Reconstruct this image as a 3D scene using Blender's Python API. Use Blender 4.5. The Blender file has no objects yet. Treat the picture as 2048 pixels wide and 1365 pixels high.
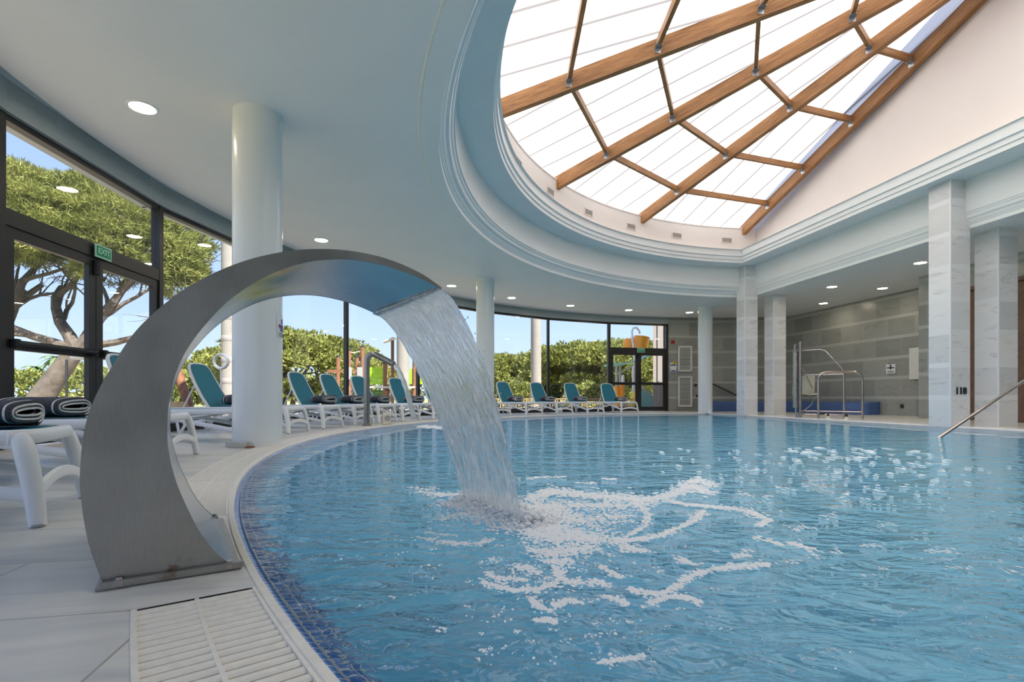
import bpy, math, random
import numpy as np
from mathutils import Vector, Matrix

# ------------------------------------------------------------------ camera, sky, sun, exposure
scene = bpy.context.scene
COL = scene.collection
FPX, HOR, CAMZ = 1040.0, 796.0, 0.5          # focal length in pixels, horizon row, eye height
cam_data = bpy.data.cameras.new('camera')
cam_data.sensor_width = 36.0
cam_data.lens = 36.0 * FPX / 2048.0
cam_data.shift_y = (HOR - 682.5) / 2048.0
cam_data.clip_start = 0.05
cam_data.clip_end = 500
cam = bpy.data.objects.new('camera', cam_data)
COL.objects.link(cam)
cam.location = (0, 0, CAMZ)
cam.rotation_euler = (math.pi / 2, 0, 0)
scene.camera = cam

vs = scene.view_settings
vs.view_transform = 'Standard'
vs.look = 'None'
vs.gamma = 1.0
vs.use_curve_mapping = False
vs.exposure = 1.2

world = bpy.data.worlds.new('World')
scene.world = world
world.use_nodes = True
wt = world.node_tree
wt.nodes.clear()
w_out = wt.nodes.new('ShaderNodeOutputWorld')
w_bg = wt.nodes.new('ShaderNodeBackground')
w_tc = wt.nodes.new('ShaderNodeTexCoord')
w_sep = wt.nodes.new('ShaderNodeSeparateXYZ')
w_ramp = wt.nodes.new('ShaderNodeValToRGB')
wt.links.new(w_tc.outputs['Generated'], w_sep.inputs[0])
wt.links.new(w_sep.outputs['Z'], w_ramp.inputs[0])
cr = w_ramp.color_ramp
cr.elements[0].position = 0.0
cr.elements[0].color = (0.60, 0.70, 0.86, 1)
cr.elements[1].position = 1.0
cr.elements[1].color = (0.58, 0.62, 0.80, 1)
e = cr.elements.new(0.16); e.color = (0.42, 0.56, 0.86, 1)
e = cr.elements.new(0.45); e.color = (0.28, 0.40, 0.76, 1)
wt.links.new(w_ramp.outputs[0], w_bg.inputs['Color'])
w_bg.inputs['Strength'].default_value = 0.72
wt.links.new(w_bg.outputs[0], w_out.inputs[0])

sun_data = bpy.data.lights.new('sun', 'SUN')
sun_data.energy = 6.5
sun_data.angle = math.radians(0.6)
sun_data.color = (1.0, 0.95, 0.87)
sun = bpy.data.objects.new('sun', sun_data)
COL.objects.link(sun)
sun.rotation_euler = Vector((0.42, -0.42, 0.80)).to_track_quat('Z', 'Y').to_euler()
sun.location = (0, 0, 30)

cy = scene.cycles
cy.use_denoising = True
cy.use_adaptive_sampling = True
cy.adaptive_threshold = 0.02
cy.max_bounces = 14
cy.diffuse_bounces = 6
cy.glossy_bounces = 5
cy.transmission_bounces = 8
cy.transparent_max_bounces = 16
cy.sample_clamp_indirect = 8.0
cy.caustics_reflective = False
cy.blur_glossy = 0.5

rnd = random.Random(7)
PI = math.pi

# ------------------------------------------------------------------ plan geometry
CX, CY = 7.36, 7.04                      # centre of the round hall
UX, UY = -0.1604, 0.9870                 # direction of the straight side
VX, VY = 0.9870, 0.1604                  # away from the straight side, to the right
PHI = math.atan2(VY, VX)
CU, CV = CX * UX + CY * UY, CX * VX + CY * VY

def W(u, v):
    return (u * UX + v * VX, u * UY + v * VY)

def P(r, deg):
    a = math.radians(deg)
    return (CX + r * math.cos(a), CY + r * math.sin(a))

def sight(px, r):
    """the far crossing of a line of sight with the circle of radius r"""
    k = (px - 1024.0) / FPX
    A = k * k + 1; B = -2 * (k * CX + CY); Cc = CX * CX + CY * CY - r * r
    y = (-B + math.sqrt(max(B * B - 4 * A * Cc, 0))) / (2 * A)
    return (k * y, y)

def gnd(px, py, z=0.0):
    y = (CAMZ - z) * FPX / (py - HOR)
    return ((px - 1024.0) / FPX * y, y)

# ------------------------------------------------------------------ materials
MATS = {}

class NT:
    def __init__(self, name):
        self.m = bpy.data.materials.new(name)
        self.m.use_nodes = True
        self.t = self.m.node_tree
        self.t.nodes.clear()
        self.out = self.t.nodes.new('ShaderNodeOutputMaterial')
        MATS[name] = self.m
    def n(self, kind, **kw):
        nd = self.t.nodes.new('ShaderNode' + kind)
        for k, v in kw.items():
            if k in ('inp',):
                for kk, vv in v.items():
                    nd.inputs[kk].default_value = vv
            else:
                setattr(nd, k, v)
        return nd
    def l(self, a, b):
        self.t.links.new(a, b)
    def math(self, op, a, b=None, c=None):
        nd = self.n('Math', operation=op)
        for i, x in enumerate((a, b, c)):
            if x is None: continue
            if isinstance(x, (int, float)): nd.inputs[i].default_value = x
            else: self.l(x, nd.inputs[i])
        return nd.outputs[0]
    def mixc(self, fac, a, b):
        nd = self.n('Mix', data_type='RGBA')
        for s, x in ((nd.inputs[0], fac), (nd.inputs[6], a), (nd.inputs[7], b)):
            if isinstance(x, (int, float)): s.default_value = x
            elif isinstance(x, tuple): s.default_value = x if len(x) == 4 else x + (1,)
            else: self.l(x, s)
        return nd.outputs[2]
    def ramp(self, fac, stops):
        nd = self.n('ValToRGB')
        cr = nd.color_ramp
        while len(cr.elements) < len(stops): cr.elements.new(0.5)
        for el, (p, c) in zip(cr.elements, stops):
            el.position = p
            el.color = c if len(c) == 4 else c + (1,)
        self.l(fac, nd.inputs[0])
        return nd.outputs[0]
    def noise(self, vec=None, scale=5, detail=4, rough=0.5, dist=0.0, out=0):
        nd = self.n('TexNoise')
        nd.inputs['Scale'].default_value = scale
        nd.inputs['Detail'].default_value = detail
        nd.inputs['Roughness'].default_value = rough
        nd.inputs['Distortion'].default_value = dist
        if vec is not None: self.l(vec, nd.inputs['Vector'])
        return nd.outputs[out]
    def bsdf(self, color=None, rough=0.5, metal=0.0, spec=0.5, normal=None, **extra):
        b = self.n('BsdfPrincipled')
        if color is not None:
            if isinstance(color, tuple): b.inputs['Base Color'].default_value = color if len(color) == 4 else color + (1,)
            else: self.l(color, b.inputs['Base Color'])
        if isinstance(rough, (int, float)): b.inputs['Roughness'].default_value = rough
        else: self.l(rough, b.inputs['Roughness'])
        b.inputs['Metallic'].default_value = metal
        b.inputs['Specular IOR Level'].default_value = spec
        if normal is not None: self.l(normal, b.inputs['Normal'])
        for k, v in extra.items():
            b.inputs[k.replace('_', ' ')].default_value = v
        return b
    def bump(self, h, strength=0.3, dist=0.01):
        nd = self.n('Bump')
        nd.inputs['Strength'].default_value = strength
        nd.inputs['Distance'].default_value = dist
        self.l(h, nd.inputs['Height'])
        return nd.outputs[0]
    def done(self, b):
        self.l(b.outputs[0] if hasattr(b, 'outputs') else b, self.out.inputs[0])
        return self.m

def plain(name, color, rough=0.5, metal=0.0, spec=0.5, var=0.0, vscale=8.0, bumpy=0.0):
    t = NT(name)
    if var or bumpy:
        tc = t.n('TexCoord')
        nz = t.noise(tc.outputs['Object'], vscale, 5, 0.6)
        c0 = tuple(max(0, c * (1 - var)) for c in color); c1 = tuple(min(1, c * (1 + var)) for c in color)
        col = t.ramp(nz, [(0.3, c0), (0.7, c1)])
        nrm = t.bump(nz, bumpy, 0.01) if bumpy else None
        return t.done(t.bsdf(col, rough, metal, spec, nrm))
    return t.done(t.bsdf(color, rough, metal, spec))

plain('white_plaster', (0.80, 0.81, 0.80), 0.55, var=0.02, vscale=1.2)
plain('warm_plaster', (0.76, 0.70, 0.66), 0.6, var=0.02, vscale=0.9)
plain('shaded_strip_plaster', (0.60, 0.66, 0.68), 0.7, var=0.05, vscale=1.0)  # plaster of the recessed strip, its shade painted in as blue-grey
plain('column_paint', (0.80, 0.81, 0.80), 0.22, var=0.015, vscale=1.0)
plain('plinth_stone', (0.50, 0.49, 0.42), 0.5, var=0.12, vscale=12)
plain('frame_black', (0.022, 0.021, 0.022), 0.38)
plain('frame_seal', (0.008, 0.008, 0.008), 0.5)
plain('white_plastic', (0.83, 0.84, 0.85), 0.32)
plain('grey_plastic', (0.35, 0.36, 0.37), 0.5)
plain('cream_plastic', (0.86, 0.80, 0.69), 0.42, var=0.06, vscale=30)
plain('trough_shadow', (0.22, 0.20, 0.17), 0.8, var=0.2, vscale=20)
plain('towel_white', (0.72, 0.72, 0.72), 0.95, bumpy=0.6, vscale=90, var=0.1)
plain('towel_dark', (0.060, 0.058, 0.072), 1.0, bumpy=0.8, vscale=120, var=0.35)
plain('sign_green', (0.0, 0.28, 0.12), 0.4)
plain('sign_mint', (0.42, 0.72, 0.58), 0.5)
plain('sign_white', (0.80, 0.80, 0.82), 0.4)
plain('sign_blue', (0.03, 0.10, 0.35), 0.5)
plain('sign_navy', (0.02, 0.03, 0.08), 0.5)
plain('sign_red', (0.55, 0.03, 0.03), 0.4)
plain('sign_yellow', (0.75, 0.50, 0.02), 0.5)
plain('digits_dark', (0.03, 0.032, 0.035), 0.4)
plain('vent_grey', (0.42, 0.39, 0.35), 0.6)
plain('louvre_paint', (0.72, 0.73, 0.70), 0.45)
plain('hoist_cream', (0.62, 0.62, 0.52), 0.45, var=0.08, vscale=10)
plain('rubber_black', (0.015, 0.015, 0.015), 0.6)
plain('hose_grey', (0.45, 0.45, 0.43), 0.5)
plain('zinc', (0.42, 0.43, 0.45), 0.35, 0.8)
plain('concrete_pale', (0.33, 0.30, 0.265), 0.8, var=0.08, vscale=4)
plain('facade_pink', (0.38, 0.325, 0.30), 0.8, var=0.05, vscale=2)
plain('facade_band', (0.36, 0.32, 0.30), 0.8)
plain('orange_plastic', (0.95, 0.34, 0.01), 0.4)
plain('yellow_plastic', (0.85, 0.60, 0.02), 0.4)
plain('lime_board', (0.34, 0.62, 0.02), 0.5, var=0.1, vscale=3)
plain('dark_green_board', (0.04, 0.13, 0.02), 0.6, var=0.1, vscale=3)
plain('post_wood', (0.24, 0.105, 0.055), 0.7, var=0.2, vscale=6)
plain('fence_wood', (0.55, 0.36, 0.17), 0.8, var=0.2, vscale=9)
plain('rope_pale', (0.62, 0.60, 0.56), 0.8)
plain('aqua_plastic', (0.30, 0.62, 0.58), 0.4)
plain('path_paving', (0.42, 0.36, 0.30), 0.9, var=0.15, vscale=1.5)
plain('brown_door', (0.16, 0.085, 0.055), 0.45, var=0.2, vscale=6)
plain('bark_dark', (0.13, 0.105, 0.085), 0.9, var=0.35, vscale=6, bumpy=0.6)
plain('palm_green', (0.10, 0.16, 0.05), 0.7, var=0.2, vscale=3)

# lamp glass of the downlights (a lamp: it gives off light)
t = NT('lamp_glow'); em = t.n('Emission'); em.inputs[0].default_value = (1, 0.86, 0.66, 1); em.inputs[1].default_value = 30.0; t.done(em)

# steel, brushed
def steel(name, base, rough, brushed=True, rust=False, brush_axis=(60, 60, 3)):
    t = NT(name)
    tc = t.n('TexCoord')
    mp = t.n('Mapping'); mp.inputs['Scale'].default_value = brush_axis
    t.l(tc.outputs['Object'], mp.inputs[0])
    nz = t.noise(mp.outputs[0], 6, 3, 0.6)
    nb = t.noise(tc.outputs['Object'], 3.5, 5, 0.65)
    lo = tuple(c * 0.78 for c in base); hi = tuple(min(1, c * 1.15) for c in base)
    col = t.ramp(t.math('ADD', t.math('MULTIPLY', nz, 0.35), t.math('MULTIPLY', nb, 0.65)), [(0.3, lo), (0.7, hi)])
    if rust:
        sp = t.n('SeparateXYZ'); t.l(tc.outputs['Object'], sp.inputs[0])
        low = t.n('MapRange'); t.l(sp.outputs['Z'], low.inputs[0])
        low.inputs[1].default_value = 0.03; low.inputs[2].default_value = 0.22; low.inputs[3].default_value = 1; low.inputs[4].default_value = 0
        spots = t.ramp(t.noise(tc.outputs['Object'], 11, 5, 0.7), [(0.60, (0, 0, 0)), (0.70, (1, 1, 1))])
        f = t.math('MULTIPLY', t.math('MULTIPLY', low.outputs[0], spots), 0.6)
        col = t.mixc(f, col, (0.20, 0.10, 0.04))
    rg = t.n('MapRange'); t.l(nb, rg.inputs[0]); rg.inputs[1].default_value = 0.3; rg.inputs[2].default_value = 0.7
    rg.inputs[3].default_value = rough * 0.8; rg.inputs[4].default_value = rough * 1.25
    t.done(t.bsdf(col, rg.outputs[0], 1.0, 0.5, t.bump(nz, 0.05, 0.002)))
steel('steel_side', (0.44, 0.425, 0.40), 0.42, rust=True)
steel('steel_sheet', (0.50, 0.53, 0.55), 0.16)
steel('steel_pipe', (0.40, 0.37, 0.34), 0.28)
steel('steel_rail', (0.55, 0.47, 0.43), 0.24)

# marble wall cladding: UV u = metres along the wall, v = height in metres
def marble_wall(name, tile_len, dark, light, stripe, vein=(0.14, 0.145, 0.145), zvar=1.0):
    t = NT(name)
    uv = t.n('UVMap')
    sp = t.n('SeparateXYZ'); t.l(uv.outputs[0], sp.inputs[0])
    zz = t.math('DIVIDE', t.math('SUBTRACT', sp.outputs[1], 0.4575), 0.57)
    row = t.math('FLOOR', zz); fz = t.math('FRACT', zz)
    is_stripe = t.math('LESS_THAN', fz, 0.149)
    shift = t.math('MULTIPLY', t.math('MODULO', t.math('ABSOLUTE', row), 2.0), 0.5 if tile_len < 2 else 0.0)
    uu = t.math('ADD', t.math('DIVIDE', sp.outputs[0], tile_len), shift if name == 'marble_wall_grey' else 0.0)
    colm = t.math('FLOOR', uu); fu = t.math('FRACT', uu)
    comb = t.n('CombineXYZ'); t.l(colm, comb.inputs[0]); t.l(row, comb.inputs[1])
    wn = t.n('TexWhiteNoise', noise_dimensions='3D'); t.l(comb.outputs[0], wn.inputs[0])
    # veins, drifting differently on each slab
    off = t.n('VectorMath', operation='SCALE'); t.l(wn.outputs['Color'], off.inputs[0]); off.inputs['Scale'].default_value = 9.0
    ad = t.n('VectorMath', operation='ADD'); t.l(uv.outputs[0], ad.inputs[0]); t.l(off.outputs[0], ad.inputs[1])
    mp = t.n('Mapping'); t.l(ad.outputs[0], mp.inputs[0]); mp.inputs['Rotation'].default_value = (0, 0, 1.15); mp.inputs['Scale'].default_value = (0.55, 1.9, 1)
    nz = t.noise(mp.outputs[0], 2.2, 7, 0.62, 1.2)
    fine = t.noise(mp.outputs[0], 2.6, 7, 0.66, 1.6)
    base = t.mixc(t.math('ADD', t.math('MULTIPLY', wn.outputs['Value'], 0.6 * zvar), t.math('MULTIPLY', nz, 0.5)), dark, light)
    vmask = t.ramp(fine, [(0.36, (1, 1, 1)), (0.44, (0, 0, 0))])
    base = t.mixc(t.math('MULTIPLY', vmask, 0.45), base, vein)
    base = t.mixc(is_stripe, base, t.mixc(t.math('MULTIPLY', nz, 0.5), stripe, light))
    e1 = t.math('LESS_THAN', t.math('MINIMUM', fu, t.math('SUBTRACT', 1.0, fu)), 0.004 / tile_len)
    base = t.mixc(t.math('MULTIPLY', e1, 0.5), base, (0.6, 0.6, 0.58))
    return t.done(t.bsdf(base, 0.28, 0.0, 0.5))
marble_wall('marble_wall_grey', 0.85, (0.23, 0.24, 0.225), (0.40, 0.41, 0.39), (0.47, 0.48, 0.46), (0.20, 0.205, 0.20))
marble_wall('marble_pillar_pale', 0.40, (0.56, 0.56, 0.57), (0.84, 0.83, 0.82), (0.76, 0.765, 0.775), (0.40, 0.40, 0.42))
marble_wall('marble_lintel', 2.4, (0.34, 0.38, 0.38), (0.52, 0.56, 0.55), (0.42, 0.46, 0.46), (0.58, 0.62, 0.62), 0.6)

# deck marble: large pale slabs with soft horizontal veins
t = NT('deck_marble')
tc = t.n('TexCoord')
mp = t.n('Mapping'); t.l(tc.outputs['Object'], mp.inputs[0]); mp.inputs['Rotation'].default_value = (0, 0, math.radians(-12)); 
br = t.n('TexBrick'); t.l(mp.outputs[0], br.inputs[0])
br.inputs['Scale'].default_value = 1.0; br.inputs['Brick Width'].default_value = 1.1; br.inputs['Row Height'].default_value = 0.46
br.inputs['Mortar Size'].default_value = 0.003; br.inputs['Color1'].default_value = (0.0, 0, 0, 1); br.inputs['Color2'].default_value = (1, 1, 1, 1); br.inputs['Mortar'].default_value = (0.5, 0.5, 0.5, 1)
sc_ = t.n('VectorMath', operation='SCALE'); t.l(br.outputs['Color'], sc_.inputs[0]); sc_.inputs['Scale'].default_value = 13.0
ad = t.n('VectorMath', operation='ADD'); t.l(mp.outputs[0], ad.inputs[0]); t.l(sc_.outputs[0], ad.inputs[1])
mp2 = t.n('Mapping'); t.l(ad.outputs[0], mp2.inputs[0]); mp2.inputs['Scale'].default_value = (0.8, 4.5, 1)
nz = t.noise(mp2.outputs[0], 1.4, 7, 0.6, 0.9)
col = t.ramp(nz, [(0.30, (0.50, 0.51, 0.49)), (0.46, (0.70, 0.67, 0.60)), (0.60, (0.80, 0.75, 0.66)), (0.75, (0.64, 0.61, 0.54))])
col = t.mixc(t.math('MULTIPLY', br.outputs['Color'], 0.18), col, (0.40, 0.44, 0.46))
col = t.mixc(t.math('MULTIPLY', br.outputs['Fac'], 0.7), col, (0.30, 0.27, 0.20))
t.done(t.bsdf(col, 0.30, 0.0, 0.5, t.bump(nz, 0.03, 0.004)))

# mosaic, UV in metres
def mosaic(name, pitch, c0, c1, grout, grout_w=0.07, rough=0.15):
    t = NT(name)
    uv = t.n('UVMap')
    sp = t.n('SeparateXYZ'); t.l(uv.outputs[0], sp.inputs[0])
    a = t.math('DIVIDE', sp.outputs[0], pitch); b = t.math('DIVIDE', sp.outputs[1], pitch)
    fa, fb = t.math('FRACT', a), t.math('FRACT', b)
    ma = t.math('MINIMUM', fa, t.math('SUBTRACT', 1.0, fa)); mb_ = t.math('MINIMUM', fb, t.math('SUBTRACT', 1.0, fb))
    g = t.math('LESS_THAN', t.math('MINIMUM', ma, mb_), grout_w)
    cb = t.n('CombineXYZ'); t.l(t.math('FLOOR', a), cb.inputs[0]); t.l(t.math('FLOOR', b), cb.inputs[1])
    wn = t.n('TexWhiteNoise', noise_dimensions='3D'); t.l(cb.outputs[0], wn.inputs[0])
    nz = t.noise(uv.outputs[0], 60, 3, 0.6)
    col = t.mixc(t.math('ADD', t.math('MULTIPLY', wn.outputs['Value'], 0.7), t.math('MULTIPLY', nz, 0.3)), c0, c1)
    col = t.mixc(g, col, grout)
    return t.done(t.bsdf(col, rough))
mosaic('mosaic_edge', 0.03, (0.03, 0.10, 0.42), (0.12, 0.25, 0.62), (0.62, 0.60, 0.52), 0.065)
mosaic('mosaic_bench', 0.03, (0.03, 0.075, 0.24), (0.07, 0.15, 0.42), (0.14, 0.20, 0.36), 0.08)
mosaic('mosaic_wall', 0.03, (0.08, 0.38, 0.66), (0.14, 0.50, 0.78), (0.40, 0.58, 0.66), 0.065)

t = NT('pool_floor_mosaic')
tc = t.n('TexCoord')
nz = t.noise(tc.outputs['Object'], 0.7, 3, 0.5)
col = t.ramp(nz, [(0.3, (0.16, 0.63, 0.95)), (0.7, (0.29, 0.77, 1.0))])
t.done(t.bsdf(col, 0.4))

# pool water: refracting surface with ripples, stronger near the fall
FALL = (0.13, 2.30)
t = NT('pool_water')
tc = t.n('TexCoord')
mpa = t.n('Mapping'); t.l(tc.outputs['Object'], mpa.inputs[0]); mpa.inputs['Rotation'].default_value = (0, 0, 0.12); mpa.inputs['Scale'].default_value = (1.0, 1.7, 1)
n1 = t.noise(mpa.outputs[0], 1.7, 3, 0.5, 0.6)
n2 = t.noise(mpa.outputs[0], 6.0, 3, 0.55, 0.8)
n3 = t.noise(tc.outputs['Object'], 19.0, 2, 0.5, 0.4)
gx = t.n('VectorMath', operation='DISTANCE'); t.l(tc.outputs['Object'], gx.inputs[0]); gx.inputs[1].default_value = (FALL[0], FALL[1], 0)
near = t.n('MapRange'); t.l(gx.outputs['Value'], near.inputs[0]); near.inputs[1].default_value = 0.4; near.inputs[2].default_value = 4.0; near.inputs[3].default_value = 1.0; near.inputs[4].default_value = 0.0
h = t.math('ADD', t.math('MULTIPLY', n1, 0.065), t.math('MULTIPLY', n2, 0.030))
h = t.math('ADD', h, t.math('MULTIPLY', t.math('MULTIPLY', n3, near.outputs[0]), 0.010))
h = t.math('ADD', h, t.math('MULTIPLY', t.math('MULTIPLY', n2, near.outputs[0]), 0.025))
bmp = t.n('Bump'); bmp.inputs['Strength'].default_value = 1.0; bmp.inputs['Distance'].default_value = 1.0; t.l(h, bmp.inputs['Height'])
gl = t.n('BsdfGlass'); gl.inputs['IOR'].default_value = 1.33; gl.inputs['Roughness'].default_value = 0.0; gl.inputs['Color'].default_value = (0.95, 0.99, 1.0, 1)
t.l(bmp.outputs[0], gl.inputs['Normal'])
t.done(gl)

# falling water
t = NT('falling_water')
uv = t.n('UVMap')
mp = t.n('Mapping'); t.l(uv.outputs[0], mp.inputs[0]); mp.inputs['Scale'].default_value = (42, 5, 1)
nz = t.noise(mp.outputs[0], 1.0, 4, 0.6, 0.5)
mpb = t.n('Mapping'); t.l(uv.outputs[0], mpb.inputs[0]); mpb.inputs['Scale'].default_value = (110, 9, 1)
nf = t.noise(mpb.outputs[0], 1.0, 3, 0.6, 0.3)
hh = t.math('ADD', t.math('MULTIPLY', nz, 0.010), t.math('MULTIPLY', nf, 0.003))
bmp = t.n('Bump'); bmp.inputs['Strength'].default_value = 1.0; bmp.inputs['Distance'].default_value = 1.0; t.l(hh, bmp.inputs['Height'])
gl = t.n('BsdfGlass'); gl.inputs['IOR'].default_value = 1.20; gl.inputs['Roughness'].default_value = 0.02; gl.inputs['Color'].default_value = (0.97, 0.99, 1.0, 1)
t.l(bmp.outputs[0], gl.inputs['Normal'])
df = t.n('BsdfTranslucent'); df.inputs[0].default_value = (0.95, 0.98, 1.0, 1)
d2 = t.n('BsdfDiffuse'); d2.inputs[0].default_value = (0.96, 0.98, 1.0, 1)
mxd = t.n('MixShader'); mxd.inputs[0].default_value = 0.5; t.l(df.outputs[0], mxd.inputs[1]); t.l(d2.outputs[0], mxd.inputs[2])
fm = t.ramp(t.math('ADD', t.math('MULTIPLY', nz, 0.5), t.math('MULTIPLY', nf, 0.5)), [(0.44, (0.03, 0.03, 0.03)), (0.62, (0.50, 0.50, 0.50))])
mx = t.n('MixShader'); t.l(fm, mx.inputs[0]); t.l(gl.outputs[0], mx.inputs[1]); t.l(mxd.outputs[0], mx.inputs[2])
t.done(mx.outputs[0])

# foam
t = NT('foam_white')
tc = t.n('TexCoord')
vo = t.n('TexVoronoi'); vo.inputs['Scale'].default_value = 110; t.l(tc.outputs['Object'], vo.inputs['Vector'])
nb_ = t.bump(vo.outputs['Distance'], 0.35, 0.004)
b = t.n('BsdfDiffuse'); b.inputs[0].default_value = (0.98, 0.985, 0.99, 1); t.l(nb_, b.inputs['Normal'])
tl = t.n('BsdfTranslucent'); tl.inputs[0].default_value = (0.97, 0.99, 1.0, 1)
mx = t.n('MixShader'); mx.inputs[0].default_value = 0.15; t.l(b.outputs[0], mx.inputs[1]); t.l(tl.outputs[0], mx.inputs[2])
tr = t.n('BsdfTransparent')
m2 = t.n('MixShader'); m2.inputs[0].default_value = 0.04; t.l(mx.outputs[0], m2.inputs[1]); t.l(tr.outputs[0], m2.inputs[2])
t.done(m2.outputs[0])
t = NT('bubble_film')
b = t.n('BsdfDiffuse'); b.inputs[0].default_value = (0.92, 0.95, 0.97, 1)
tr = t.n('BsdfTransparent'); tr.inputs[0].default_value = (0.92, 0.98, 1, 1)
lw = t.n('LayerWeight'); lw.inputs[0].default_value = 0.45
mx = t.n('MixShader'); t.l(lw.outputs['Facing'], mx.inputs[0]); t.l(tr.outputs[0], mx.inputs[1]); t.l(b.outputs[0], mx.inputs[2])
t.done(mx.outputs[0])

# window glass
def glass(name, tint, gloss=1.0):
    t = NT(name)
    tr = t.n('BsdfTransparent'); tr.inputs[0].default_value = tint + (1,)
    gs = t.n('BsdfGlossy'); gs.inputs['Roughness'].default_value = 0.0; gs.inputs['Color'].default_value = (1, 1, 1, 1)
    lw = t.n('LayerWeight'); lw.inputs[0].default_value = 0.5
    fr = t.math('ADD', 0.045, t.math('MULTIPLY', t.math('POWER', lw.outputs['Facing'], 5.0), 0.9))
    mx = t.n('MixShader'); t.l(t.math('MULTIPLY', fr, gloss), mx.inputs[0]); t.l(tr.outputs[0], mx.inputs[1]); t.l(gs.outputs[0], mx.inputs[2])
    t.done(mx.outputs[0])
glass('window_glass', (0.95, 0.97, 0.97), 0.8)
glass('rail_glass', (0.80, 0.95, 0.92), 1.0)

# skylight sheet, translucent
t = NT('skylight_sheet')
uv = t.n('UVMap')
sp = t.n('SeparateXYZ'); t.l(uv.outputs[0], sp.inputs[0])
fr = t.math('FRACT', t.math('DIVIDE', sp.outputs[0], 0.62))
line = t.math('LESS_THAN', t.math('MINIMUM', fr, t.math('SUBTRACT', 1.0, fr)), 0.045)
mp = t.n('Mapping'); t.l(uv.outputs[0], mp.inputs[0]); mp.inputs['Scale'].default_value = (2.2, 0.25, 1)
nz = t.noise(mp.outputs[0], 1.0, 3, 0.5)
col = t.ramp(nz, [(0.30, (0.26, 0.26, 0.29)), (0.46, (0.80, 0.78, 0.73)), (0.65, (0.93, 0.88, 0.80))])
col = t.mixc(line, col, (0.21, 0.195, 0.18))
tl = t.n('BsdfTranslucent'); t.l(col, tl.inputs[0])
d = t.n('BsdfDiffuse'); d.inputs[0].default_value = (0.8, 0.8, 0.8, 1)
mx = t.n('MixShader'); mx.inputs[0].default_value = 0.18; t.l(tl.outputs[0], mx.inputs[1]); t.l(d.outputs[0], mx.inputs[2])
t.done(mx.outputs[0])

# laminated timber with grain along UV u and dark stains
t = NT('roof_timber')
uv = t.n('UVMap')
mp = t.n('Mapping'); t.l(uv.outputs[0], mp.inputs[0]); mp.inputs['Scale'].default_value = (1.2, 26, 1)
nz = t.noise(mp.outputs[0], 2.0, 6, 0.65, 0.3)
mpk = t.n('Mapping'); t.l(uv.outputs[0], mpk.inputs[0]); mpk.inputs['Scale'].default_value = (1.0, 2.5, 1)
nk = t.noise(mpk.outputs[0], 1.8, 5, 0.65)
col = t.ramp(nz, [(0.30, (0.17, 0.068, 0.022)), (0.50, (0.34, 0.155, 0.052)), (0.72, (0.47, 0.25, 0.10))])
st = t.ramp(nk, [(0.55, (0, 0, 0)), (0.70, (1, 1, 1))])
col = t.mixc(t.math('MULTIPLY', st, 0.55), col, (0.14, 0.07, 0.035))
t.done(t.bsdf(col, 0.55, 0, 0.4, t.bump(nz, 0.15, 0.004)))

# turquoise sling mesh
t = NT('sling_mesh')
tc = t.n('TexCoord')
wv = t.noise(tc.outputs['Object'], 160, 1, 0.5)
col = t.ramp(wv, [(0.3, (0.022, 0.25, 0.36)), (0.7, (0.040, 0.33, 0.46))])
b = t.bsdf(col, 0.55)
tl = t.n('BsdfTranslucent'); tl.inputs[0].default_value = (0.03, 0.30, 0.42, 1)
mx = t.n('MixShader'); mx.inputs[0].default_value = 0.35; t.l(b.outputs[0], mx.inputs[1]); t.l(tl.outputs[0], mx.inputs[2])
t.done(mx.outputs[0])

# foliage
def foliage(name, dark, mid, lite, scale=1.2):
    t = NT(name)
    tc = t.n('TexCoord')
    nz = t.noise(tc.outputs['Object'], scale, 4, 0.6)
    nf = t.noise(tc.outputs['Object'], scale * 9, 2, 0.6)
    f = t.math('ADD', t.math('MULTIPLY', nz, 0.6), t.math('MULTIPLY', nf, 0.4))
    col = t.ramp(f, [(0.32, dark), (0.50, mid), (0.66, lite)])
    b = t.bsdf(col, 0.6, 0, 0.3)
    tl = t.n('BsdfTranslucent'); t.l(col, tl.inputs[0])
    mx = t.n('MixShader'); mx.inputs[0].default_value = 0.25; t.l(b.outputs[0], mx.inputs[1]); t.l(tl.outputs[0], mx.inputs[2])
    t.done(mx.outputs[0])
foliage('pine_needles', (0.12, 0.14, 0.035), (0.26, 0.28, 0.07), (0.44, 0.43, 0.14))
foliage('hedge_leaves', (0.17, 0.19, 0.05), (0.32, 0.34, 0.10), (0.48, 0.47, 0.18), 0.8)
t = NT('lawn')
tc = t.n('TexCoord')
nz = t.noise(tc.outputs['Object'], 0.5, 5, 0.7)
t.done(t.bsdf(t.ramp(nz, [(0.35, (0.16, 0.17, 0.06)), (0.6, (0.34, 0.33, 0.13)), (0.8, (0.46, 0.38, 0.22))]), 0.9))

# ------------------------------------------------------------------ mesh builder
def tagit(o, label=None, cat=None, group=None, kind=None):
    if label: o['label'] = label
    if cat: o['category'] = cat
    if group: o['group'] = group
    if kind: o['kind'] = kind
    return o

def empty(name, loc=(0, 0, 0), rz=0.0, parent=None):
    o = bpy.data.objects.new(name, None)
    o.empty_display_size = 0.1
    COL.objects.link(o)
    o.location = loc
    o.rotation_euler = (0, 0, rz)
    if parent: o.parent = parent
    return o

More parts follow.
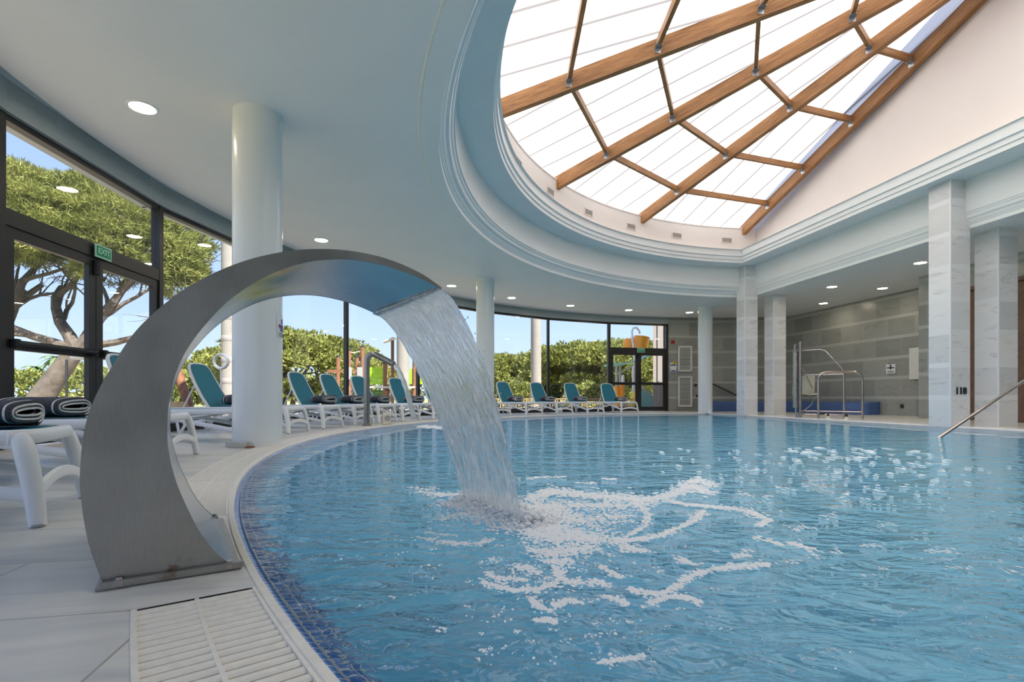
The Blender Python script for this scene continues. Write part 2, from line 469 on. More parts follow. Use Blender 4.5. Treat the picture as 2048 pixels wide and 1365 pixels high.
class MB:
    def __init__(self):
        self.v = []; self.f = []; self.uv = []; self.mi = []
    def face(self, pts, uvs=None, m=0):
        b = len(self.v)
        self.v.extend([tuple(p) for p in pts])
        self.f.append(tuple(range(b, b + len(pts))))
        self.uv.append(list(uvs) if uvs else [(0, 0)] * len(pts))
        self.mi.append(m)
    def mesh(self, verts, faces, uvs=None, m=0):
        b = len(self.v)
        self.v.extend([tuple(p) for p in verts])
        for i, f in enumerate(faces):
            self.f.append(tuple(b + k for k in f))
            self.uv.append([uvs[k] for k in f] if uvs else [(0, 0)] * len(f))
            self.mi.append(m)
    def grid(self, rows, uvrows=None, closed_u=False, closed_v=False, m=0):
        """rows: list of lists of points"""
        nr, nc = len(rows), len(rows[0])
        verts = [p for r in rows for p in r]
        uvs = [p for r in uvrows for p in r] if uvrows else None
        faces = []
        for i in range(nr if closed_v else nr - 1):
            for j in range(nc if closed_u else nc - 1):
                i2, j2 = (i + 1) % nr, (j + 1) % nc
                faces.append((i * nc + j, i * nc + j2, i2 * nc + j2, i2 * nc + j))
        self.mesh(verts, faces, uvs, m)
    def box(self, c, s, M=None, m=0, bev=0.0):
        hx, hy, hz = s[0] / 2, s[1] / 2, s[2] / 2
        if bev <= 0:
            vs_ = [(x, y, z) for z in (-hz, hz) for y in (-hy, hy) for x in (-hx, hx)]
            fs = [(0, 2, 3, 1), (4, 5, 7, 6), (0, 1, 5, 4), (1, 3, 7, 5), (3, 2, 6, 7), (2, 0, 4, 6)]
            sz = {0: (0, 1), 1: (0, 1), 2: (0, 2), 3: (1, 2), 4: (0, 2), 5: (1, 2)}
            for k, f in enumerate(fs):
                a, b_ = sz[k]
                pts = [Vector(vs_[i]) for i in f]
                uvs = [(p[a], p[b_]) for p in pts]
                pts = [(M @ p if M else p) + Vector(c) for p in pts]
                self.face(pts, uvs, m)
        else:
            b = min(bev, hx * .99, hy * .99, hz * .99)
            rings = []
            def ring(ix, iy, z):
                return [(-hx + ix, -hy + iy + b * 0, z)]
            # rounded box: three z layers each side with chamfered corner loop
            def loop(inset, z):
                x, y = hx - inset, hy - inset
                q = b
                return [(x - q, -y, z), (x, -y + q, z), (x, y - q, z), (x - q, y, z), (-x + q, y, z), (-x, y - q, z), (-x, -y + q, z), (-x + q, -y, z)]
            L = [loop(b * 0.9, -hz), loop(b * 0.3, -hz + b * 0.3), loop(0, -hz + b), loop(0, hz - b), loop(b * 0.3, hz - b * 0.3), loop(b * 0.9, hz)]
            L = [[(M @ Vector(p) if M else Vector(p)) + Vector(c) for p in l] for l in L]
            self.grid(L, closed_u=True, m=m)
            self.face(list(reversed(L[0])), m=m)
            self.face(L[-1], m=m)
    def tube(self, path, rad, n=10, closed=False, squash=(1, 1), up=None, caps=True, m=0, bulge=None):
        pts = [Vector(p) for p in path]
        N = len(pts)
        rr = rad if isinstance(rad, (list, tuple)) else [rad] * N
        tan = []
        for i in range(N):
            if closed: d = pts[(i + 1) % N] - pts[i - 1]
            else: d = pts[min(i + 1, N - 1)] - pts[max(i - 1, 0)]
            tan.append(d.normalized())
        ref = Vector(up) if up else (Vector((0, 0, 1)) if abs(tan[0].z) < 0.9 else Vector((1, 0, 0)))
        nrm = (ref - tan[0] * ref.dot(tan[0])).normalized()
        rows, uvr = [], []
        L = 0
        for i in range(N):
            if i:
                L += (pts[i] - pts[i - 1]).length
                nrm = nrm - tan[i] * nrm.dot(tan[i])
                if nrm.length < 1e-6: nrm = tan[i].orthogonal()
                nrm.normalize()
            bn = tan[i].cross(nrm)
            rows.append([pts[i] + (nrm * math.cos(a) * squash[0] + bn * math.sin(a) * squash[1]) * rr[i]
                         for a in (2 * PI * k / n for k in range(n))])
            uvr.append([(L, k / n) for k in range(n)])
        self.grid(rows, uvr, closed_u=True, closed_v=closed, m=m)
        if caps and not closed:
            self.face(list(reversed(rows[0])), m=m)
            self.face(rows[-1], m=m)
    def bar(self, a, b, w, h, up=(0, 0, 1), m=0, uvo=0.0):
        """rectangular bar from a to b, width w sideways, height h along up"""
        a, b = Vector(a), Vector(b)
        d = (b - a).normalized()
        s = d.cross(Vector(up)).normalized()
        u = s.cross(d).normalized()
        L = (b - a).length
        A = [a + s * x * w / 2 + u * y * h / 2 for x, y in ((-1, -1), (1, -1), (1, 1), (-1, 1))]
        B = [p + d * L for p in A]
        for i in range(4):
            j = (i + 1) % 4
            wd = w if i % 2 == 0 else h
            self.face([A[i], A[j], B[j], B[i]], [(uvo, i * .7), (uvo, i * .7 + wd), (uvo + L, i * .7 + wd), (uvo + L, i * .7)], m)
        self.face(list(reversed(A)), m=m)
        self.face(B, m=m)
    def prism(self, poly, z0, z1, m=0, top=True, bottom=True):
        n = len(poly)
        per = 0
        for i in range(n):
            p, q = poly[i], poly[(i + 1) % n]
            d = math.hypot(q[0] - p[0], q[1] - p[1])
            self.face([(p[0], p[1], z0), (q[0], q[1], z0), (q[0], q[1], z1), (p[0], p[1], z1)],
                      [(per, z0), (per + d, z0), (per + d, z1), (per, z1)], m)
            per += d
        if top: self.face([(p[0], p[1], z1) for p in poly], [tuple(p) for p in poly], m)
        if bottom: self.face([(p[0], p[1], z0) for p in reversed(poly)], [tuple(p) for p in reversed(poly)], m)
    def cyl(self, c, r, h, n=24, axis=(0, 0, 1), r2=None, m=0):
        ax = Vector(axis).normalized()
        c = Vector(c)
        self.tube([c, c + ax * h], [r, r if r2 is None else r2], n=n, m=m)
    def lathe(self, prof, n=24, c=(0, 0, 0), m=0, M=None):
        rows = []
        for r, z in prof:
            row = []
            for k in range(n):
                a = 2 * PI * k / n
                p = Vector((r * math.cos(a), r * math.sin(a), z))
                if M: p = M @ p
                row.append(p + Vector(c))
            rows.append(row)
        uvr = [[(k * .1, z) for k in range(n)] for r, z in prof]
        self.grid(rows, uvr, closed_u=True, m=m)
    def xform(self, M):
        self.v = [tuple(M @ Vector(p)) for p in self.v]
        return self
    def build(self, name, mats, parent=None, smooth=False, angle=None, loc=None):
        me = bpy.data.meshes.new(name)
        me.from_pydata(self.v, [], self.f)
        uvl = me.uv_layers.new(name='UVMap')
        flat = [c for f in self.uv for p in f for c in (p[0], p[1])]
        if len(flat) == len(uvl.data) * 2: uvl.data.foreach_set('uv', flat)
        if isinstance(mats, str): mats = [mats]
        for mname in mats: me.materials.append(MATS[mname])
        if any(self.mi): me.polygons.foreach_set('material_index', self.mi)
        if smooth:
            me.polygons.foreach_set('use_smooth', [True] * len(me.polygons))
        me.update()
        if smooth:
            # weld so that shading runs across faces, then split by angle
            import bmesh
            bm = bmesh.new(); bm.from_mesh(me)
            bmesh.ops.remove_doubles(bm, verts=bm.verts, dist=1e-5)
            bmesh.ops.recalc_face_normals(bm, faces=bm.faces)
            lim = math.radians(angle if angle else 40)
            for ed in bm.edges:
                if len(ed.link_faces) == 2 and ed.calc_face_angle(0) > lim: ed.smooth = False
            bm.to_mesh(me); bm.free()
        o = bpy.data.objects.new(name, me)
        COL.objects.link(o)
        if parent: o.parent = parent
        if loc: o.location = loc
        return o

def cr3(pts, rads, n=6):
    P_ = [Vector(p) for p in pts]
    P_ = [P_[0] * 2 - P_[1]] + P_ + [P_[-1] * 2 - P_[-2]]
    out, ro = [], []
    for i in range(1, len(P_) - 2):
        for k in range(n):
            t_ = k / n
            a, b, c, d = P_[i - 1:i + 3]
            out.append((b * 2 + (c - a) * t_ + (a * 2 - b * 5 + c * 4 - d) * t_ ** 2 + (b * 3 - a - c * 3 + d) * t_ ** 3) * .5)
            ro.append(rads[i - 1] * (1 - t_) + rads[i] * t_)
    out.append(P_[-2]); ro.append(rads[-1])
    return out, ro

def struct(name, mb, mats, smooth=False, angle=None):
    o = mb.build(name, mats, smooth=smooth, angle=angle)
    o['kind'] = 'structure'
    return o

def dup(root, loc, rz, label=None, group=None):
    r = root.copy(); COL.objects.link(r)
    r.location = loc; r.rotation_euler = (0, 0, rz)
    if label: r['label'] = label
    if group: r['group'] = group
    for ch in list(root.children):
        c = ch.copy(); COL.objects.link(c); c.parent = r
        for g in ch.children:
            d = g.copy(); COL.objects.link(d); d.parent = c
    return r

def text_mesh(s, size, mat, depth=0.002, bold=0.0, align='CENTER'):
    cu = bpy.data.curves.new('lettering', 'FONT')
    cu.body = s; cu.size = size; cu.extrude = depth; cu.offset = bold
    cu.align_x = align; cu.align_y = 'CENTER'
    o = bpy.data.objects.new('lettering', cu)
    COL.objects.link(o)
    bpy.context.view_layer.update()
    me = bpy.data.meshes.new_from_object(o.evaluated_get(bpy.context.evaluated_depsgraph_get()))
    bpy.data.objects.remove(o); bpy.data.curves.remove(cu)
    me.materials.clear(); me.materials.append(MATS[mat])
    return me

def place_mesh(name, me, parent, M):
    o = bpy.data.objects.new(name, me)
    COL.objects.link(o)
    if parent: o.parent = parent
    o.matrix_local = M
    return o

def facing(pos, nx, ny):
    """matrix whose local XY plane is a vertical sign at pos facing (nx, ny)"""
    n = Vector((nx, ny, 0)).normalized()
    x = Vector((0, 0, 1)).cross(n)
    return Matrix(((x.x, 0, n.x, pos[0]), (x.y, 0, n.y, pos[1]), (x.z, 1, n.z, pos[2]), (0, 0, 0, 1)))

# ring paths: circle of radius R cut by the chord at distance d beyond the centre
def ring(R, d, z, n_arc=120, n_str=12):
    al = math.acos(min(1, d / R))
    a0, a1 = PHI + al, PHI + 2 * PI - al
    pts = [(CX + R * math.cos(a0 + (a1 - a0) * i / n_arc), CY + R * math.sin(a0 + (a1 - a0) * i / n_arc), z) for i in range(n_arc + 1)]
    p1, p0 = pts[-1], pts[0]
    for i in range(1, n_str):
        f = i / n_str
        pts.append((p1[0] + (p0[0] - p1[0]) * f, p1[1] + (p0[1] - p1[1]) * f, z))
    return pts

def sweep(mb, prof, n_arc=120, m=0, rev=False):
    rows = [ring(R, d, z, n_arc) for R, d, z in prof]
    if rev: rows = rows[::-1]
    uvr = [[(j * 0.4, p[2]) for j, p in enumerate(r)] for r in rows]
    mb.grid(rows, uvr, closed_u=True, m=m)

# ------------------------------------------------------------------ room shell
ZC = 3.45
R_LIP, R_FRZ = 8.27, 8.09
D_LIP, D_FRZ = 0.93, 0.84
R_POOL, V_EDGE = 9.81, 8.96
R_WALL, V_WALL = 12.45, 13.0
R_CEIL = 12.15
Z_HEAD = 3.237
Z_W = -0.015

def outer(th, R, v=V_WALL):
    c = math.cos(th - PHI)
    return min(R, (v - CV) / c) if c > 1e-6 else R

def corner_angles(R, d):
    al = math.acos(min(1, d / R))
    return [PHI + al, PHI - al]

def polar_sheet(fn_in, fn_out, z, corners, step=1.5, t0=0.0, t1=360.0, rings=1):
    ths = [math.radians(a) for a in np.arange(t0, t1 + 1e-6, step)]
    full = abs(t1 - t0 - 360) < 1e-6
    for c in corners:
        c = c % (2 * PI)
        if math.radians(t0) < c < math.radians(t1): ths.append(c)
    ths = sorted(set(ths))
    if full: ths = [x for x in ths if x < 2 * PI - 1e-6]
    rows = []
    for k in range(rings + 1):
        f = k / rings
        row = []
        for a in ths:
            r = fn_in(a) * (1 - f) + fn_out(a) * f
            row.append((CX + r * math.cos(a), CY + r * math.sin(a), z))
        rows.append(row)
    return rows, full

def pool_r(th):
    return outer(th, R_POOL, V_EDGE)

# floor (deck)
GR_IN, GR_OUT = 9.835, 10.10
def deck_in(th):
    a = math.degrees(th) % 360
    r = outer(th, GR_OUT, V_EDGE + 0.10)
    return r
mb = MB()
rows, full = polar_sheet(deck_in, lambda a: outer(a, 12.6, 13.2), 0.0, corner_angles(GR_OUT, V_EDGE + .1 - CV) + corner_angles(12.6, 13.2 - CV), 1.5)
mb.grid(rows, closed_u=True)
o = struct('floor', mb, 'deck_marble')

# pool rim (cream lip round the whole pool)
mb = MB()
def rimring(off, z):
    return polar_sheet(lambda a: outer(a, R_POOL + off, V_EDGE + off), lambda a: 1, z, corner_angles(R_POOL + off, V_EDGE + off - CV), 1.5)[0][0]
mb.grid([rimring(0.0, -0.03), rimring(0.0, 0.0), rimring(0.004, 0.004), rimring(0.022, 0.004), rimring(0.026, 0.0), rimring(0.026, -0.06)], closed_u=True)
struct('trim_1', mb, 'cream_plastic', smooth=True)
mb = MB()
ins = [(-1)]
def strip(th0, th1, r0, r1, z, mbx, stp=1.0):
    n = max(2, int(abs(th1 - th0) / stp))
    A = [P(r0, th0 + (th1 - th0) * i / n) + (z,) for i in range(n + 1)]
    B = [P(r1, th0 + (th1 - th0) * i / n) + (z,) for i in range(n + 1)]
    mbx.grid([A, B])
# coping of the straight side
mb.face([W(-3.3, V_EDGE + .02) + (0.003,), W(-3.3, V_EDGE + .30) + (0.003,), W(14.85, V_EDGE + .30) + (0.003,), W(14.85, V_EDGE + .02) + (0.003,)])
mb.face([W(-3.3, V_EDGE + .02) + (0.003,), W(14.85, V_EDGE + .02) + (0.003,), W(14.85, V_EDGE + .02) + (-0.05,), W(-3.3, V_EDGE + .02) + (-0.05,)])
struct('trim_2', mb, 'sign_white')

# marble slab that carries the fountain, in line with the gratings
mb = MB()
strip(209.4, 215.2, GR_IN, GR_OUT + .01, 0.001, mb, 0.5)
struct('trim_3', mb, 'deck_marble')

# overflow channel under the gratings
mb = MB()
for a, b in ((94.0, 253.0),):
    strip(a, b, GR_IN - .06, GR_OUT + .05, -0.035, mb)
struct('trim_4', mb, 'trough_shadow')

# gratings: cross slats between two side strips and a middle spine
def grating(name, a0, a1, label):
    mb = MB()
    pitch = 0.033 / 10.0
    a = math.radians(a0); e1 = math.radians(a1)
    for r, w in ((GR_IN + .004, .008), (GR_OUT - .006, .012), ((GR_IN + GR_OUT) / 2, .009)):
        n = max(2, int((a1 - a0)))
        ths = [a0 + (a1 - a0) * i / n for i in range(n + 1)]
        zt = 0.002 if w != .009 else 0.0006
        A = [P(r - w / 2, q) + (-0.025,) for q in ths]; B = [P(r - w / 2, q) + (zt,) for q in ths]
        C_ = [P(r + w / 2, q) + (zt,) for q in ths]; D = [P(r + w / 2, q) + (-0.025,) for q in ths]
        mb.grid([A, B, C_, D])
    hw = 0.0122
    while a < e1 - pitch / 2:
        mid = a + pitch / 2
        ca, sa = math.cos(mid), math.sin(mid)
        near_ = math.degrees(mid) > 203
        for r0, r1 in ((GR_IN + .008, (GR_IN + GR_OUT) / 2 - .004), ((GR_IN + GR_OUT) / 2 + .004, GR_OUT - .012)):
            def pt(r, s, z): return (CX + r * ca - s * sa, CY + r * sa + s * ca, z)
            if near_:
                sec = [(-hw, -.02), (-hw, -.004), (-hw * .6, 0.0), (hw * .6, 0.0), (hw, -.004), (hw, -.02)]
            else:
                sec = [(-hw, -.02), (-hw, 0.0), (hw, 0.0), (hw, -.02)]
            mb.grid([[pt(r0, s, z) for s, z in sec], [pt(r1, s, z) for s, z in sec]])
        a += pitch
    o = mb.build(name, 'cream_plastic')
    return tagit(o, label, 'drain grate')
grating('overflow_grate', 215.2, 252.0, 'near cream slatted overflow grate beside the fountain base, cut by the photo bottom')
grating('overflow_grate', 95.0, 209.4, 'long curved cream slatted overflow grate behind the fountain, following the far pool edge')

# pool basin: rounded mosaic nosing, wall and floor
prof = [(0.0, -0.0135), (0.02, -0.020), (0.05, -0.035), (0.085, -0.060), (0.11, -0.095), (0.125, -0.14), (0.13, -0.20), (0.13, -1.30)]
def basin_row(off, z):
    return polar_sheet(lambda a: outer(a, R_POOL - off, V_EDGE - off), lambda a: 1, z, [], 0.75)[0][0]
rowsb, uvb, d = [], [], 0.0
for i, (off, z) in enumerate(prof):
    if i: d += math.hypot(off - prof[i - 1][0], z - prof[i - 1][1])
    r = basin_row(off, z)
    rowsb.append(r + [r[0]])
    acc = 0; us = [0.0]; base = rowsb[0]
    for k in range(1, len(base)):
        acc += math.hypot(base[k][0] - base[k - 1][0], base[k][1] - base[k - 1][1]); us.append(acc)
    uvb.append([(x, d) for x in us])
mb = MB(); mb.grid(rowsb[:7], uvb[:7])
struct('trim_5', mb, 'mosaic_edge', smooth=True)
mb = MB(); mb.grid(rowsb[6:], uvb[6:])
struct('wall_pool', mb, 'mosaic_wall')
mb = MB(); mb.face([p for p in basin_row(0.13, -1.30)])
struct('floor_pool', mb, 'pool_floor_mosaic')

def A3_(R, a, z): return (CX + R * math.cos(a), CY + R * math.sin(a), z)
# ceiling ring
mb = MB()
th_in = lambda a: outer(a, R_LIP, CV + D_LIP)
rows, full = polar_sheet(th_in, lambda a: outer(a, R_CEIL, V_WALL), ZC, corner_angles(R_LIP, D_LIP) + corner_angles(R_CEIL, V_WALL - CV), 1.5)
# a paper-thin sheet would leak: give it a back 0.2 m up
mb.grid(rows, closed_u=True)
rows2 = [[(p[0], p[1], ZC + 0.25) for p in r] for r in rows]
mb.grid(rows2, closed_u=True)
mb.grid([rows[1], [(p[0], p[1], ZC + .10) for p in rows[1]]], closed_u=True)
struct('ceiling', mb, 'white_plaster')
mb = MB()
rows, full = polar_sheet(lambda a: outer(a, R_CEIL - .05, V_WALL), lambda a: outer(a, R_WALL + .35, V_WALL + .3), ZC + 0.09, corner_angles(R_CEIL, V_WALL - CV), 1.5)
mb.grid(rows, closed_u=True)
struct('trim_6', mb, 'shaded_strip_plaster')

mb = MB()
q8 = [PHI + .9 + (2 * PI - 1.8) * i / 140 for i in range(141)]
mb.grid([[A3_(r, a, z) for a in q8] for r, z in ((8.470, ZC), (8.474, ZC - .002), (8.492, ZC - .002), (8.496, ZC))])
struct('trim_9', mb, 'cream_plastic')
# lower cornice (crown) and frieze
mb = MB()
dd = D_LIP - D_FRZ
def cd(R): return D_FRZ + (R - R_FRZ) / (R_LIP - R_FRZ) * dd
crown = [(8.255, 3.45), (8.255, 3.515), (8.235, 3.520), (8.228, 3.535), (8.215, 3.540), (8.205, 3.556), (8.190, 3.560), (8.175, 3.585), (8.150, 3.606),
         (8.130, 3.612), (8.112, 3.625), (8.102, 3.645), (8.100, 3.660), (8.090, 3.674), (8.070, 3.684), (8.058, 3.700), (8.052, 3.718), (8.030, 3.722), (8.030, 3.735), (8.040, 3.737), (8.040, 4.285)]
crown = [(8.09 + (r - 8.04) * .84, z) for r, z in crown]
sweep(mb, [(r, cd(r), z) for r, z in crown], 180)
struct('trim_7', mb, 'white_plaster', smooth=True, angle=25)
# soffit and upper cornice
mb = MB()
up = [(8.11, D_FRZ + .02, 4.283), (7.61, .32, 4.283), (7.61, .32, 4.36), (7.585, .30, 4.366), (7.585, .30, 4.452), (7.555, .27, 4.460), (7.555, .27, 4.622), (7.515, .235, 4.632), (7.78, .83, 4.640)]
sweep(mb, up, 180)
struct('trim_8', mb, 'white_plaster', smooth=True, angle=20)

# drum wall and gable wall
R_DR, D_DR = 7.76, 0.80
Z_DR = 5.32
AP_U, AP_V, AP_Z = CU, CV + D_DR, 7.72
al = math.acos(D_DR / R_DR)
mb = MB()
a0, a1 = PHI + al, PHI + 2 * PI - al
NA = 160
arc = [a0 + (a1 - a0) * i / NA for i in range(NA + 1)]
def A3(R, a, z): return (CX + R * math.cos(a), CY + R * math.sin(a), z)
mb.grid([[A3(R_DR, a, 4.63) for a in arc], [A3(R_DR, a, Z_DR - .03) for a in arc], [A3(R_DR - .015, a, Z_DR - .03) for a in arc], [A3(R_DR - .015, a, Z_DR) for a in arc], [A3(R_DR + .45, a, Z_DR) for a in arc]])
struct('wall_drum', mb, 'warm_plaster', smooth=True, angle=30)
mb = MB()
e0, e1 = A3(R_DR + .45, PHI + math.acos(D_DR / (R_DR + .45)), 4.6), A3(R_DR + .45, PHI - math.acos(D_DR / (R_DR + .45)), 4.6)
apx = W(AP_U, AP_V)
mb.face([e1, e0, (e0[0], e0[1], 5.42), (apx[0], apx[1], AP_Z + .25), (e1[0], e1[1], 5.42)])
off = (VX * .25, VY * .25)
mb.face([(p[0] + off[0], p[1] + off[1], z) for p, z in ((e0, 4.0), (e1, 4.0), (e1, 6.45), (apx, AP_Z + 1.45), (e0, 6.45))])  # unseen outer face, raised like a parapet to cast shade on the panels
struct('wall_gable', mb, 'warm_plaster')

# ------------------------------------------------------------------ perimeter: windows, doors, lintel, marble walls
MULL = [234.9, 223.3, 211.9, 201.0, 189.7, 178.1, 166.4, 155.0, 143.3, 131.6, 119.45, 108.0, 97.4]
def facet_frame(a, b):
    A = Vector(P(R_WALL, a) + (0,)); B = Vector(P(R_WALL, b) + (0,))
    d = (B - A); L = d.length; d.normalize()
    n = Vector((-d.y, d.x, 0))
    if n.dot(Vector((CX, CY, 0)) - A) < 0: n = -n
    return A, B, d, n, L
def frame_box(mb, A, d, n, s0, s1, z0, z1, depth=0.07, off=0.0):
    c = A + d * (s0 + s1) / 2 + n * off + Vector((0, 0, (z0 + z1) / 2))
    M = Matrix((d, n, Vector((0, 0, 1)))).transposed()
    mb.box(c, (abs(s1 - s0), depth, z1 - z0), M)
WN = 0
for i in range(len(MULL) - 1):
    a, b = MULL[i], MULL[i + 1]
    A, B, d, n, L = facet_frame(a, b)
    is_door = i in (4, 11)
    if is_door: continue
    WN += 1
    root = empty('window_%d' % WN); root['kind'] = 'structure'
    mb = MB()
    frame_box(mb, A, d, n, -.035, .035, 0, Z_HEAD, .10)
    frame_box(mb, A, d, n, 0.035, L - .035, Z_HEAD - .06, Z_HEAD, .09)
    frame_box(mb, A, d, n, 0.035, L - .035, 0.0, 0.16, .09)
    mb.build('window_frame', 'frame_black', root)
    mb = MB(); frame_box(mb, A, d, n, .035, L - .035, .16, Z_HEAD - .06, .010)
    mb.build('pane', 'window_glass', root)

def glazed_door(name, a, b, label_handle):
    A, B, d, n, L = facet_frame(a, b)
    root = empty(name); root['kind'] = 'structure'
    if (B - A).x < 0: pass
    mb = MB()
    frame_box(mb, A, d, n, -.045, .045, 0, Z_HEAD, .12)
    frame_box(mb, A, d, n, L - .045, L + .045, 0, Z_HEAD, .12)
    frame_box(mb, A, d, n, .045, L - .045, Z_HEAD - .06, Z_HEAD, .10)
    frame_box(mb, A, d, n, .045, L - .045, 2.17, 2.33, .11)
    mb.build('door_frame', 'frame_black', root)
    mb = MB(); frame_box(mb, A, d, n, .045, L - .045, 2.33, Z_HEAD - .06, .010)
    mb.build('transom_pane', 'window_glass', root)
    mid = L / 2
    for s0, s1 in ((.05, mid - .005), (mid + .005, L - .05)):
        mb = MB()
        w = .11
        frame_box(mb, A, d, n, s0, s0 + w, .02, 2.165, .055, .01)
        frame_box(mb, A, d, n, s1 - w, s1, .02, 2.165, .055, .01)
        frame_box(mb, A, d, n, s0 + w, s1 - w, 2.06, 2.165, .055, .01)
        frame_box(mb, A, d, n, s0 + w, s1 - w, .02, .17, .055, .01)
        frame_box(mb, A, d, n, s0 + w, s1 - w, .97, 1.07, .055, .01)
        leaf = mb.build('door_leaf', 'frame_black', root)
        mb = MB()
        frame_box(mb, A, d, n, s0 + w, s1 - w, .17, .97, .008, .01)
        frame_box(mb, A, d, n, s0 + w, s1 - w, 1.07, 2.06, .008, .01)
        mb.build('pane', 'window_glass', leaf)
        mb = MB()
        p0 = A + d * (s0 + .06) + n * .10 + Vector((0, 0, 1.03)); p1 = A + d * (s1 - .06) + n * .10 + Vector((0, 0, 1.03))
        mb.tube([p0, p1], .022, 12)
        for q in (s0 + .08, s1 - .08):
            c = A + d * q + n * .07 + Vector((0, 0, 1.03))
            M = Matrix((d, n, Vector((0, 0, 1)))).transposed()
            mb.box(c, (.06, .08, .09), M, bev=.01)
        mb.build('panic_bar', 'rubber_black', leaf, smooth=True)
        # closer arm near the meeting stile
    mb = MB()
    c = A + d * (mid - .02) + n * .06 + Vector((0, 0, 2.13))
    mb.tube([c, c + Vector((0, 0, -.17))], .035, 12)
    mb.build('door_closer', 'rubber_black', root, smooth=True)
    return A, B, d, n, L, mid
DL = glazed_door('door_1', MULL[4], MULL[5], '')
DR = glazed_door('door_2', MULL[11], MULL[12], '')

# lintel band over the glazing, following the same facets, and its outer face
mb = MB()
acc = 0
for i in range(len(MULL) - 1):
    A, B, d, n, L = facet_frame(MULL[i], MULL[i + 1])
    Ai, Bi = A + n * .10, B + n * .10
    Ao, Bo = A - n * .25, B - n * .25
    z0, z1 = Z_HEAD, ZC + .10
    mb.face([(Ai.x, Ai.y, z0), (Bi.x, Bi.y, z0), (Bi.x, Bi.y, z1), (Ai.x, Ai.y, z1)], [(acc, z0), (acc + L, z0), (acc + L, z1), (acc, z1)])
    mb.face([(Ai.x, Ai.y, z0), (Ao.x, Ao.y, z0), (Bo.x, Bo.y, z0), (Bi.x, Bi.y, z0)], [(acc, 0), (acc, .3), (acc + L, .3), (acc + L, 0)])
    mb.face([(Ao.x, Ao.y, z0), (Bo.x, Bo.y, z0), (Bo.x, Bo.y, 4.4), (Ao.x, Ao.y, 4.4)], [(acc, z0), (acc + L, z0), (acc + L, z1), (acc, z1)])
    acc += L
struct('wall_lintel', mb, 'marble_lintel')

# marble end wall (curved) from the far door to the right wall
def wall_arc(name, t0, t1, mat, z1=3.60, vmax=V_WALL, R=R_WALL - .02):
    mb = MB()
    n = max(4, int(abs(t1 - t0) / 1.0))
    acc = 0; prev = None; lo, hi, uv0, uv1 = [], [], [], []
    for i in range(n + 1):
        p = P(R, t0 + (t1 - t0) * i / n)
        if prev: acc += math.hypot(p[0] - prev[0], p[1] - prev[1])
        prev = p
        lo.append((p[0], p[1], 0)); hi.append((p[0], p[1], z1)); uv0.append((acc, 0)); uv1.append((acc, z1))
    mb.grid([lo, hi], [uv0, uv1])
    po = [P(R + .3, t0 + (t1 - t0) * i / n) for i in range(n + 1)]
    mb.grid([[(p[0], p[1], 0) for p in po], [(p[0], p[1], z1 + .8) for p in po]], [uv0, uv1])
    return struct(name, mb, mat)
ca = [math.degrees(c) for c in corner_angles(R_WALL, V_WALL - CV)]      # upper and lower corner with right wall
wall_arc('wall_far', MULL[12], ca[0] - .4, 'marble_wall_grey')
wall_arc('wall_rear', 234.9, 360 + ca[1] + .5, 'marble_wall_grey')
# right wall: far part, step, nearer part
U_STEP = 10.95
mb = MB()
u1 = CU + math.sqrt(R_WALL ** 2 - (V_WALL - CV) ** 2) + .3
u0 = CU - math.sqrt(R_WALL ** 2 - (V_WALL - CV) ** 2) - .3
def wall_uv(mb, ua, va, ub, vb, z0, z1, u_off=0):
    L = math.hypot(ub - ua, vb - va)
    mb.face([W(ua, va) + (z0,), W(ub, vb) + (z0,), W(ub, vb) + (z1,), W(ua, va) + (z1,)], [(u_off, z0), (u_off + L, z0), (u_off + L, z1), (u_off, z1)])
wall_uv(mb, u1, V_WALL, U_STEP - .3, V_WALL, 0, 3.6)
wall_uv(mb, U_STEP, V_WALL, U_STEP, 11.85, 0, 3.6)
wall_uv(mb, U_STEP, 11.85, 9.86, 11.85, 0, 3.6, .2)
wall_uv(mb, 8.0, 11.85, u0, 11.85, 0, 3.6, .1)
wall_uv(mb, 9.86, 11.85, 8.0, 11.85, 2.95, 3.6, .1)
wall_uv(mb, u1, V_WALL + .4, u0, V_WALL + .4, 0, 4.4)
struct('wall_right', mb, 'marble_wall_grey')
# brown double door in the nearer right wall
root = empty('door_3'); root['kind'] = 'structure'
mb = MB()
for ua, ub in ((9.86, 9.76), (8.10, 8.0)):
    mb.prism([W(ua, 11.80), W(ub, 11.80), W(ub, 11.95), W(ua, 11.95)], 0, 2.95)
mb.prism([W(9.86, 11.80), W(8.0, 11.80), W(8.0, 11.95), W(9.86, 11.95)], 2.87, 2.95)
mb.build('door_frame', 'brown_door', root)
for ua, ub in ((9.755, 8.94), (8.92, 8.105)):
    mb = MB(); mb.prism([W(ua, 11.85), W(ub, 11.85), W(ub, 11.90), W(ua, 11.90)], .01, 2.865)
    lf = mb.build('door_leaf', 'brown_door', root)
    mb = MB(); uh = (ub + .08) if ub > 8.5 else (ua - .08)
    p = W(uh, 11.80); mb.tube([p + (.95,), p + (1.15,)], .012, 8); mb.build('handle', 'zinc', lf)

# roof slab over the deck outside the drum so no daylight leaks in
mb = MB()
rows, full = polar_sheet(lambda a: outer(a, 8.0, CV + D_DR + .2), lambda a: outer(a, R_WALL + .5, V_WALL + .5), 4.40, [], 1.5)
mb.grid(rows, closed_u=True)
r2 = [[(p[0], p[1], 4.70) for p in r] for r in rows]
mb.grid(r2, closed_u=True)
mb.grid([rows[1], r2[1]], closed_u=True)
struct('ceiling_roof_slab', mb, 'concrete_pale')

